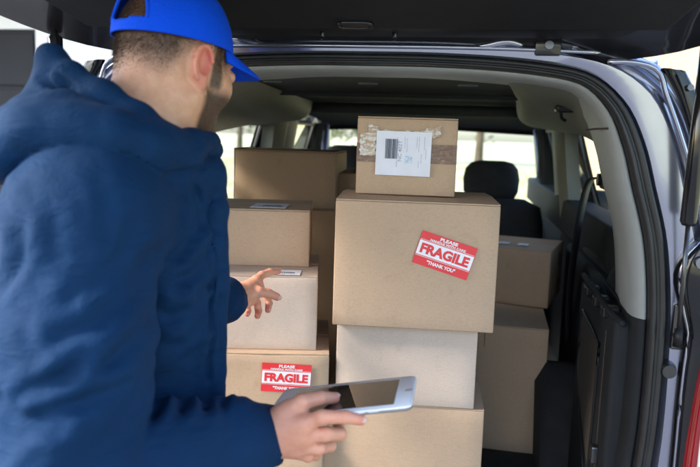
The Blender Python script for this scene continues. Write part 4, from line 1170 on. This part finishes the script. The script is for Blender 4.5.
# hollow for the neck and under the hood
J.ell(H(-.045, 0, -.080), (.092, .088, .070), .012, HA, 'sub')
J.cone(NB_ + [0, 0, .0], O0, .064, .098, .01, 'sub')
J.ell((-0.3908, 1.0600, 1.5927), (.05, .080, .030), .02, None, 'sub')
J.cone((-0.1179, 0.9850, 1.1031), (-0.0355, 1.0000, 1.1006), .034, .036, .004, 'sub')
J.cone((-0.2365, 1.3950, 1.2114), (-0.1891, 1.4700, 1.2039), .027, .028, .004, 'sub')
Vj, Qj = J.mesh(); Vj = relax(Vj, Qj, 1)
Nj = vnormals(Vj, Qj)
disp = np.zeros(len(Vj))
def fold(pts, w_, d_, ridge=.6, wt=(1, .35, 1)):
    """crease of depth d_ along pts, with a soft swelling either side"""
    global disp
    q = seg_dist(Vj, pts, wt)
    disp += -d_ * (.5 * np.exp(-(q / w_) ** 2) + .6 * np.exp(-q / (.7 * w_))) + d_ * ridge * np.exp(-((q - 1.9 * w_) / (1.1 * w_)) ** 2)
FOLDS = [
 # hood
 ([(-0.4020, 0.9800, 1.6180), (-0.3728, 0.9600, 1.5934), (-0.3242, 0.9350, 1.5572), (-0.2834, 0.9300, 1.5244), (-0.2532, 0.9500, 1.5021)], .0045, .006),
 ([(-0.4481, 0.9500, 1.5429), (-0.3982, 0.9200, 1.5184), (-0.3513, 0.9000, 1.5101)], .007, .007),
 ([(-0.3973, 0.9600, 1.5847), (-0.3660, 0.9300, 1.5519), (-0.3263, 0.9100, 1.5337)], .007, .007),
 ([(-0.4653, 0.9500, 1.5157), (-0.4081, 0.9200, 1.5362), (-0.3480, 0.9000, 1.5432), (-0.3063, 0.9200, 1.5394), (-0.2675, 0.9300, 1.5275)], .008, .007),
 ([(-0.4545, 0.9800, 1.5676), (-0.3895, 0.9400, 1.5683), (-0.3359, 0.9200, 1.5565)], .008, .005),
 ([(-0.4328, 1.0000, 1.6132), (-0.3891, 0.9600, 1.5903), (-0.3381, 0.9300, 1.5644), (-0.2907, 0.9200, 1.5321)], .005, .004),
 ([(-0.4702, 0.9500, 1.4913), (-0.4155, 0.9200, 1.5074), (-0.3612, 0.9000, 1.5250)], .008, .006),
 # pulls on the shoulder and upper sleeve
 ([(-0.3067, 0.9200, 1.5108), (-0.2811, 0.9300, 1.4928), (-0.2601, 0.9300, 1.4562), (-0.2511, 0.9300, 1.4093)], .008, .006),
 ([(-0.3667, 0.8500, 1.4785), (-0.3406, 0.8200, 1.4460), (-0.3356, 0.8000, 1.4076)], .010, .004),
 ([(-0.3186, 0.8800, 1.5030), (-0.2928, 0.8400, 1.4695), (-0.2854, 0.8100, 1.4253)], .009, .004),
 ([(-0.4134, 0.8600, 1.4628), (-0.3787, 0.8200, 1.4365), (-0.3778, 0.8000, 1.3968), (-0.3976, 0.8000, 1.3641)], .010, .006),
 ([(-0.2740, 0.8800, 1.4540), (-0.2686, 0.8300, 1.4169), (-0.2815, 0.7900, 1.3818), (-0.3110, 0.7700, 1.3561)], .011, .004),
 ([(-0.2514, 0.8700, 1.3923), (-0.2574, 0.8000, 1.3567), (-0.2844, 0.7700, 1.3315), (-0.3215, 0.7600, 1.3145)], .011, .005),
 ([(-0.4041, 0.8000, 1.3460), (-0.3616, 0.7700, 1.3290), (-0.3399, 0.7600, 1.3000)], .010, .004),
 ([(-0.2472, 0.8800, 1.3253), (-0.2510, 0.8000, 1.3025), (-0.2716, 0.7700, 1.2849)], .010, .006),
 ([(-0.2957, 0.7800, 1.2952), (-0.3159, 0.7600, 1.2727), (-0.3526, 0.7600, 1.2550)], .009, .007),
 ([(-0.2554, 0.8800, 1.2717), (-0.2706, 0.8000, 1.2552), (-0.3000, 0.7700, 1.2410), (-0.3327, 0.7600, 1.2367)], .009, .008),
 ([(-0.3827, 0.7700, 1.2455), (-0.3489, 0.7500, 1.2307), (-0.3172, 0.7600, 1.2181)], .009, .006),
 # crook of the elbow and sleeve below it
 ([(-0.2452, 0.9300, 1.2496), (-0.2623, 0.8800, 1.2269), (-0.2853, 0.8200, 1.2144), (-0.3142, 0.7800, 1.1950), (-0.3389, 0.7600, 1.1788), (-0.3534, 0.7600, 1.1564)], .009, .014),
 ([(-0.2532, 0.8800, 1.2135), (-0.2761, 0.8400, 1.1922), (-0.2960, 0.8000, 1.1740), (-0.3098, 0.7900, 1.1428)], .008, .012),
 ([(-0.2415, 0.9000, 1.2204), (-0.2402, 0.8800, 1.2002), (-0.2501, 0.8500, 1.1755), (-0.2638, 0.8200, 1.1620)], .008, .013),
 ([(-0.2204, 0.9300, 1.2104), (-0.2134, 0.9000, 1.1877), (-0.2273, 0.8800, 1.1536), (-0.2508, 0.8600, 1.1302)], .008, .012),
 ([(-0.1976, 0.9400, 1.1959), (-0.1906, 0.9200, 1.1662), (-0.2026, 0.9000, 1.1285)], .008, .010),
 ([(-0.1713, 0.9500, 1.1753), (-0.1731, 0.9300, 1.1510), (-0.1884, 0.9100, 1.1069)], .007, .008),
 ([(-0.3972, 0.7900, 1.1778), (-0.3525, 0.7600, 1.1856), (-0.3293, 0.7600, 1.1961)], .008, .006),
 ([(-0.2300, 0.8700, 1.1386), (-0.2034, 0.8800, 1.1208), (-0.1718, 0.9100, 1.1017)], .008, .007),
 # chest beyond the arm
 ([(-0.2136, 1.0000, 1.4310), (-0.2189, 0.9600, 1.4102), (-0.2444, 0.9400, 1.3791)], .009, .009),
 ([(-0.2107, 1.0000, 1.3816), (-0.2139, 0.9500, 1.3559), (-0.2447, 0.9300, 1.3340)], .009, .012),
 ([(-0.2084, 0.9900, 1.3247), (-0.2083, 0.9500, 1.3108), (-0.2477, 0.9300, 1.2892)], .009, .010),
 ([(-0.2448, 0.9300, 1.3201), (-0.2203, 0.9300, 1.2900), (-0.2076, 0.9800, 1.2620)], .008, .009),
 ([(-0.2451, 0.9200, 1.2752), (-0.2153, 0.9200, 1.2608), (-0.2061, 0.9800, 1.2352)], .008, .012),
 ([(-0.2371, 0.9200, 1.2446), (-0.2039, 0.9300, 1.2281), (-0.2031, 0.9800, 1.1961)], .007, .010),
 ([(-0.2423, 1.0000, 1.5075), (-0.2252, 1.0000, 1.4652), (-0.2157, 1.0100, 1.3990), (-0.2097, 1.0100, 1.3172), (-0.2093, 1.0100, 1.1790)], .0045, .005),
 ([(-0.1544, 0.9600, 1.1630), (-0.1465, 0.9400, 1.1238), (-0.1505, 0.9500, 1.0707)], .005, .005),
]
for f_ in FOLDS: fold(*f_)
# loose irregular wrinkling of padded cloth
def wob(V, fr, seed):
    r__ = np.random.default_rng(seed); out = np.zeros(len(V))
    for _ in range(7):
        k = r__.normal(0, 1, 3) * np.array([1, .7, 1.3]); k *= fr / np.linalg.norm(k)
        out += np.sin(V @ k + r__.uniform(0, 6) + 1.3 * np.sin(V @ (r__.normal(0, 1, 3) * fr * .35)))
    return out / 7
calm = np.clip(1 - np.abs(Vj[:, 2] - 1.60) / .02, 0, 1) * 0
amp = np.clip(.35 + 1.3 * wob(Vj, 14, 9), .1, 1)
disp = disp * (.4 + .6 * np.clip(1 + 2.4 * wob(Vj, 24, 8), 0, 1.7))
disp = disp * 1.25
disp += .0030 * wob(Vj, 30, 1) + amp * (.0022 * (.8 - 2.4 * np.abs(wob(Vj, 52, 2))) + .0022 * (.8 - 2.4 * np.abs(wob(Vj, 100, 3))))
cuff = seg_dist(Vj, [(-0.1453, 0.9700, 1.1089), (-0.1022, 0.9900, 1.1029)]) < .052
disp[cuff] *= .25
Vj = relax(Vj + Nj * disp[:, None], Qj, 1, .2)
# stitched seams pressed into the cloth: armhole, hood edge, yoke, sleeve
def seam(pts, w_=.0035, d_=.0035, wt=(1, .3, 1)):
    global Vj
    q = seg_dist(Vj, [tuple(x) for x in smooth_line(pts, 24)], wt)
    Vj = Vj - vnormals(Vj, Qj) * (d_ * np.exp(-(q / w_) ** 2) - .35 * d_ * np.exp(-((q - 2.4 * w_) / w_) ** 2))[:, None]
seam([(-0.4007, 0.9700, 1.6119), (-0.3612, 0.9500, 1.5801), (-0.3191, 0.9350, 1.5442), (-0.2809, 0.9300, 1.5140), (-0.2437, 0.9500, 1.4930), (-0.2166, 1.0000, 1.4969)])
seam([(-0.3742, 0.9000, 1.5170), (-0.3642, 0.8500, 1.4786), (-0.3524, 0.8200, 1.4456), (-0.3589, 0.8000, 1.4068)])
seam([(-0.2780, 0.9200, 1.4987), (-0.2547, 0.9200, 1.4573), (-0.2471, 0.9300, 1.4026), (-0.2529, 0.9200, 1.3360)])
seam([(-0.1458, 0.9600, 1.1663), (-0.1366, 0.9400, 1.1242), (-0.1404, 0.9500, 1.0680)], .003, .004)
seam([(-0.2223, 1.0000, 1.4853), (-0.2164, 1.0200, 1.3975), (-0.2087, 1.0200, 1.2997), (-0.2084, 1.0200, 1.1754)])
jk = pmesh('jacket', Vj, Qj, 'jacket', PERSON)

# ---- trousers and shoes
T = Field((-.62, .75, .05), (-.10, 1.40, .96), .012)
T.column([(.78, -.375, 1.07, .13, .15), (.94, -.375, 1.07, .12, .14)], .04)
for hip, foot in ((np.array([-.375, 1.00, .78]), FR_), (np.array([-.37, 1.14, .78]), FL_)):
    knee = (hip + foot) / 2 + [.03, 0, .03]; T.chain([hip, knee, foot + [-.02, 0, .08]], [.095, .080, .068], .04)
Vt, Qt = T.mesh(); Vt = relax(Vt, Qt, 1); Vt += vnormals(Vt, Qt) * (.006 * wob(Vt, 50, 5))[:, None]
pmesh('trousers', Vt, Qt, 'trousers', PERSON)
for foot in (FR_, FL_):
    s_ = Field(foot - [.12, .09, .05], foot + [.24, .09, .14], .006)
    s_.chain([foot + [-.035, 0, .02], foot + [.09, 0, .012], foot + [.165, 0, .005]], [.050, .045, .036], .02)
    s_.cone(foot + [-.03, 0, .04], foot + [-.03, 0, .08], .045, .045, .02)
    i_ = np.searchsorted(s_.ax[2], 0.003); s_.F[:, :, :i_] = 1
    Vs, Qs = s_.mesh(); pmesh('shoe', Vs, Qs, 'shoe', PERSON)

# ---- tablet in the right hand
TC = [np.array(p) for p in ((-.1203, .9648, 1.1366), (.0943, .9376, 1.1769), (.1152, 1.0910, 1.1687), (-.0993, 1.1182, 1.1284))]
cen = sum(TC) / 4; ex = (TC[1] - TC[0]); ex /= np.linalg.norm(ex); ey = TC[3] - TC[0]; ey -= ex * (ey @ ex); ey /= np.linalg.norm(ey); ez = np.cross(ex, ey)
TM = np.array([[*ex], [*ey], [*ez]]).T
cw, sw = math.cos(YAWP), math.sin(YAWP); RZ = np.array([[cw, -sw, 0], [sw, cw, 0], [0, 0, 1]])
TW = RZ @ TM; tl_ = Wd(cen)
TAB = tag(empty('tablet', tl_), 'white tablet computer held flat in the hand of the man', 'tablet')
TAB.matrix_world = Matrix([[*TW[0], tl_[0]], [*TW[1], tl_[1]], [*TW[2], tl_[2]], [0, 0, 0, 1]])
def rrect(w_, h_, r_, n=8):
    p = []
    for cx, cy, a0 in ((w_ / 2 - r_, h_ / 2 - r_, 0), (-w_ / 2 + r_, h_ / 2 - r_, 90), (-w_ / 2 + r_, -h_ / 2 + r_, 180), (w_ / 2 - r_, -h_ / 2 + r_, 270)):
        p += [(cx + r_ * math.cos(R(a0 + 90 * k / n)), cy + r_ * math.sin(R(a0 + 90 * k / n))) for k in range(n + 1)]
    return p
def plate(w_, h_, r_, prof):
    return [[(x * (1 - 2 * i / w_), y * (1 - 2 * i / h_), z) for x, y in rrect(w_, h_, r_)] for i, z in prof]
o = MB().loft(plate(.22, .155, .012, [(.006, -.0075), (.002, -.0066), (.0003, -.0045), (0, -.002)]), closed=True, capends=True).build('back_shell', 'tablet_back', TAB); autosmooth(o, 50)
o = MB().loft(plate(.2195, .1545, .0118, [(0, -.0019), (0, -.0006), (.0006, 0)]), closed=True, capends=True).build('front_bezel', 'tablet_white', TAB); autosmooth(o, 50)
MB().loft(plate(.166, .122, .001, [(0, .0001), (0, .0005)]), closed=True, capends=True).build('screen', 'screen', TAB)
MB().tube([(.1015, 0, .0001), (.1015, 0, .0006)], .006, 24).build('home_button', 'tablet_back', TAB)
for x in (.055, .035): MB().box((x - .007, -.0785, -.0042), (x + .007, -.0768, -.0022), .0006).build('side_button', 'tablet_back', TAB)
# ---------------------------------------------------------------- setting
def ground_mat(name, c1, c2, sc, b_=.4, rough=.9):
    m, nt, b, o = new_mat(name)
    v = coord(nt)
    mx = nt.nodes.new('ShaderNodeMath'); mx.operation = 'MULTIPLY_ADD'; mx.inputs[1].default_value = .6
    link(nt, noise(nt, v, sc, 6), mx.inputs[0])
    m2 = nt.nodes.new('ShaderNodeMath'); m2.operation = 'MULTIPLY'; m2.inputs[1].default_value = .4
    link(nt, noise(nt, v, sc * .07, 3), m2.inputs[0]); link(nt, m2.outputs[0], mx.inputs[2])
    link(nt, ramp(nt, mx.outputs[0], [(.35, c1), (.65, c2)]), b.inputs['Base Color'])
    b.inputs['Roughness'].default_value = rough
    bump(nt, b, noise(nt, v, sc * 3, 5), b_, .02)
    return m
M['lawn'] = ground_mat('lawn', (.42, .44, .24), (.60, .58, .38), 3)
M['drive'] = ground_mat('drive', (.10, .10, .10), (.16, .16, .165), 8)
M['grass'] = ground_mat('grass', (.36, .40, .18), (.58, .56, .34), 2)
M['leaf'] = ground_mat('leaf', (.08, .11, .05), (.17, .18, .08), 2)
M['leaf_blue'] = ground_mat('leaf_blue', (.06, .09, .08), (.11, .14, .11), 2)
M['bark'] = ground_mat('bark', (.06, .045, .03), (.13, .10, .07), 20)
M['garage_door'] = simple('garage_door', (.028, .029, .034), .7, spec=.15, var=.08, nscale=3)
M['house_white'] = simple('house_white', (.78, .78, .78), .7, var=.04, nscale=3)
M['stucco'] = simple('stucco', (.60, .45, .29), .85, var=.08, nscale=6, bmp=.5, bscale=80)
M['roof_tile'] = simple('roof_tile', (.08, .07, .065), .8, var=.2, nscale=12)
M['soffit'] = simple('soffit', (.42, .42, .40), .7, var=.05)

def sheet(name, x0, x1, y0, y1, z, mat, n=1):
    v = []; f = []
    for i in range(n + 1):
        for j in range(n + 1): v.append((x0 + (x1 - x0) * i / n, y0 + (y1 - y0) * j / n, z))
    for i in range(n):
        for j in range(n):
            a = i * (n + 1) + j; f.append((a, a + 1, a + n + 2, a + n + 1))
    return tag(mesh(name, v, f, mat), kind='structure')
sheet('ground', -250, 250, -120, 400, -.008, 'lawn')
sheet('driveway', -8, 2.6, -12, 6.5, 0, 'drive')
# short grass tufts near the drive edge and across the lawn
v = []; f = []
for i in range(26000):
    r_ = rng.random(); y = 6.6 + 30 * r_ ** 1.6; x = rng.uniform(-9 - y * .5, 6 + y * .35)
    h_ = rng.uniform(.04, .12) * (1 + y * .03); a = rng.uniform(0, 3.14); w_ = .006 * (1 + y * .12)
    n = len(v); lx, ly = rng.normal(0, .03, 2)
    v += [(x - w_ * math.cos(a), y - w_ * math.sin(a), -.01), (x + w_ * math.cos(a), y + w_ * math.sin(a), -.01), (x + lx, y + ly, h_)]
    f.append((n, n + 1, n + 2))
tag(mesh('grass', v, f, 'grass'), 'short dry grass of the lawn in front of the van', kind='stuff')

# garage building on the left
B = tag(empty('garage_building', (-3.8, 4.2, 0)), 'white garage with a dark grey sectional door and overhanging roof', 'building')
MB().box((-4, 0, 0), (1.2, 1.7, 3.2)).build('wall', 'house_white', B)
dr = MB().box((-3.7, -.04, 0), (.40, -.01, 2.34)).build('garage_door', 'garage_door', B)
mb = MB()
for k in range(5): mb.box((-3.68, -.062, .02 + k * .465), (.38, -.041, .45 + k * .465), .008)
mb.build('door_panel', 'garage_door', dr)
mb = MB().box((-3.8, -.07, 2.345), (.52, -.012, 2.46)); mb.box((.405, -.07, 0), (.52, -.012, 2.344)); mb.build('door_frame', 'house_white', B)
MB().box((-4.2, -1.0, 2.78), (1.45, 1.9, 2.88)).build('soffit', 'soffit', B)
MB().box((-4.25, -1.08, 2.72), (1.5, -1.005, 2.98), .01).build('fascia', 'house_white', B)
MB().loft([[(-4.3, -1.1, 2.98), (1.5, -1.1, 2.98)], [(-4.3, .45, 3.7), (1.5, .45, 3.7)], [(-4.3, 2.0, 2.98), (1.5, 2.0, 2.98)]]).build('roof', 'roof_tile', B, solid=.08)

# beige house on the right
H = tag(empty('stucco_house', (7.6, 9.5, 0)), 'beige rendered house beyond the rear right corner of the van', 'building')
MB().box((-5.0, 0, 0), (5, 7, 5.2)).build('wall', 'stucco', H)
for (x, z) in ((2.2, .9), (2.2, 3.4)):
    w_ = MB().box((x, -.05, z), (x + 1.2, -.01, z + 1.3)).build('window', 'house_white', H)
    MB().box((x + .08, -.06, z + .08), (x + .57, -.052, z + 1.22)).box((x + .63, -.06, z + .08), (x + 1.12, -.052, z + 1.22)).build('pane', 'gloss_black', w_)
MB().loft([[(-5.4, -.5, 5.1), (5.4, -.5, 5.1)], [(-5.4, 3.5, 6.9), (5.4, 3.5, 6.9)], [(-5.4, 7.5, 5.1), (5.4, 7.5, 5.1)]]).build('roof', 'roof_tile', H, solid=.1)

# trees far across the lawn
def tree(x, y, hgt, rad, mat, label, seed):
    rr = np.random.default_rng(seed)
    T = tag(empty('tree', (x, y, 0)), label, 'tree', 'trees far across the lawn')
    mb = MB().tube([(0, 0, -.05), (.05, 0, hgt * .3), (.1, .05, hgt * .75)], [hgt * .035, hgt * .026, hgt * .008], 8)
    for k in range(7):
        a = rr.uniform(0, 6.28); z0 = hgt * rr.uniform(.25, .6)
        mb.tube([(.05, 0, z0), (rad * .6 * math.cos(a), rad * .6 * math.sin(a), z0 + hgt * .2)], [hgt * .012, hgt * .004], 6)
    mb.build('trunk', 'bark', T)
    cl = [(rr.normal(0, rad * .42), rr.normal(0, rad * .42), hgt * rr.uniform(.32, .95)) for _ in range(26)]
    n = 2600; c = np.array(cl)[rr.integers(0, 26, n)] + rr.normal(0, rad * .17, (n, 3))
    s_ = rad * .055; a = rr.normal(0, 1, (n, 3)); a /= np.linalg.norm(a, axis=1)[:, None]
    b_ = np.cross(a, rr.normal(0, 1, (n, 3))); b_ /= np.linalg.norm(b_, axis=1)[:, None]
    V_ = np.stack([c - a * s_, c + b_ * s_ * .6, c + a * s_, c - b_ * s_ * .6], 1).reshape(-1, 3)
    F_ = np.arange(n * 4).reshape(-1, 4)
    mesh('crown', V_, F_, mat, T)
for k in range(12):
    x = -36 + k * 6.3 + rng.uniform(-1, 1); y = 46 + rng.uniform(-4, 5)
    tree(x, y, rng.uniform(5, 9), rng.uniform(2.2, 3.4), 'leaf_blue' if k % 2 else 'leaf', ['green leafy tree in the blurred tree line beyond the lawn', 'bluish green tree in the blurred tree line beyond the lawn'][k % 2], 50 + k)

# ---------------------------------------------------------------- light, camera
SUN_EL, SUN_AZ = 36, -112          # azimuth measured from +Y towards +X
w = bpy.data.worlds.new('World'); scene.world = w; w.use_nodes = True
nt = w.node_tree; bg = nt.nodes['Background']
sky = nt.nodes.new('ShaderNodeTexSky'); sky.sky_type = 'NISHITA'; sky.sun_disc = False
sky.sun_elevation = R(SUN_EL); sky.sun_rotation = R(SUN_AZ); sky.dust_density = 2.0; sky.air_density = 1.0; sky.ozone_density = 1.0
nt.links.new(sky.outputs['Color'], bg.inputs['Color']); bg.inputs['Strength'].default_value = .15
ld = bpy.data.lights.new('sun', 'SUN'); ld.energy = 1.3; ld.angle = R(14); ld.color = (1, .965, .91)
lo = bpy.data.objects.new('sun', ld); C.objects.link(lo)
d = Vector((-math.sin(R(SUN_AZ)) * math.cos(R(SUN_EL)), -math.cos(R(SUN_AZ)) * math.cos(R(SUN_EL)), -math.sin(R(SUN_EL))))
lo.rotation_euler = d.to_track_quat('-Z', 'Y').to_euler(); lo.location = (0, 0, 12)
cam = bpy.data.cameras.new('camera'); co = bpy.data.objects.new('camera', cam); C.objects.link(co)
cam.sensor_width = 36; cam.lens = 36; cam.clip_start = .05; cam.clip_end = 1500
co.matrix_world = Matrix([[0.986517, -0.052785, 0.154912, 0.2], [0.160675, 0.132478, -0.978076, -1.4], [0.031105, 0.989779, 0.139173, 1.55], [0, 0, 0, 1]])
cam.dof.use_dof = True; cam.dof.focus_distance = 1.50; cam.dof.aperture_fstop = 3.8; cam.dof.aperture_blades = 7
scene.camera = co
scene.view_settings.view_transform = 'Standard'; scene.view_settings.look = 'None'
scene.view_settings.exposure = 2.3; scene.view_settings.gamma = 1.0; scene.view_settings.use_curve_mapping = False
scene.cycles.use_denoising = True
scene.cycles.max_bounces = 10; scene.cycles.transparent_max_bounces = 16
scene.cycles.sample_clamp_indirect = 6
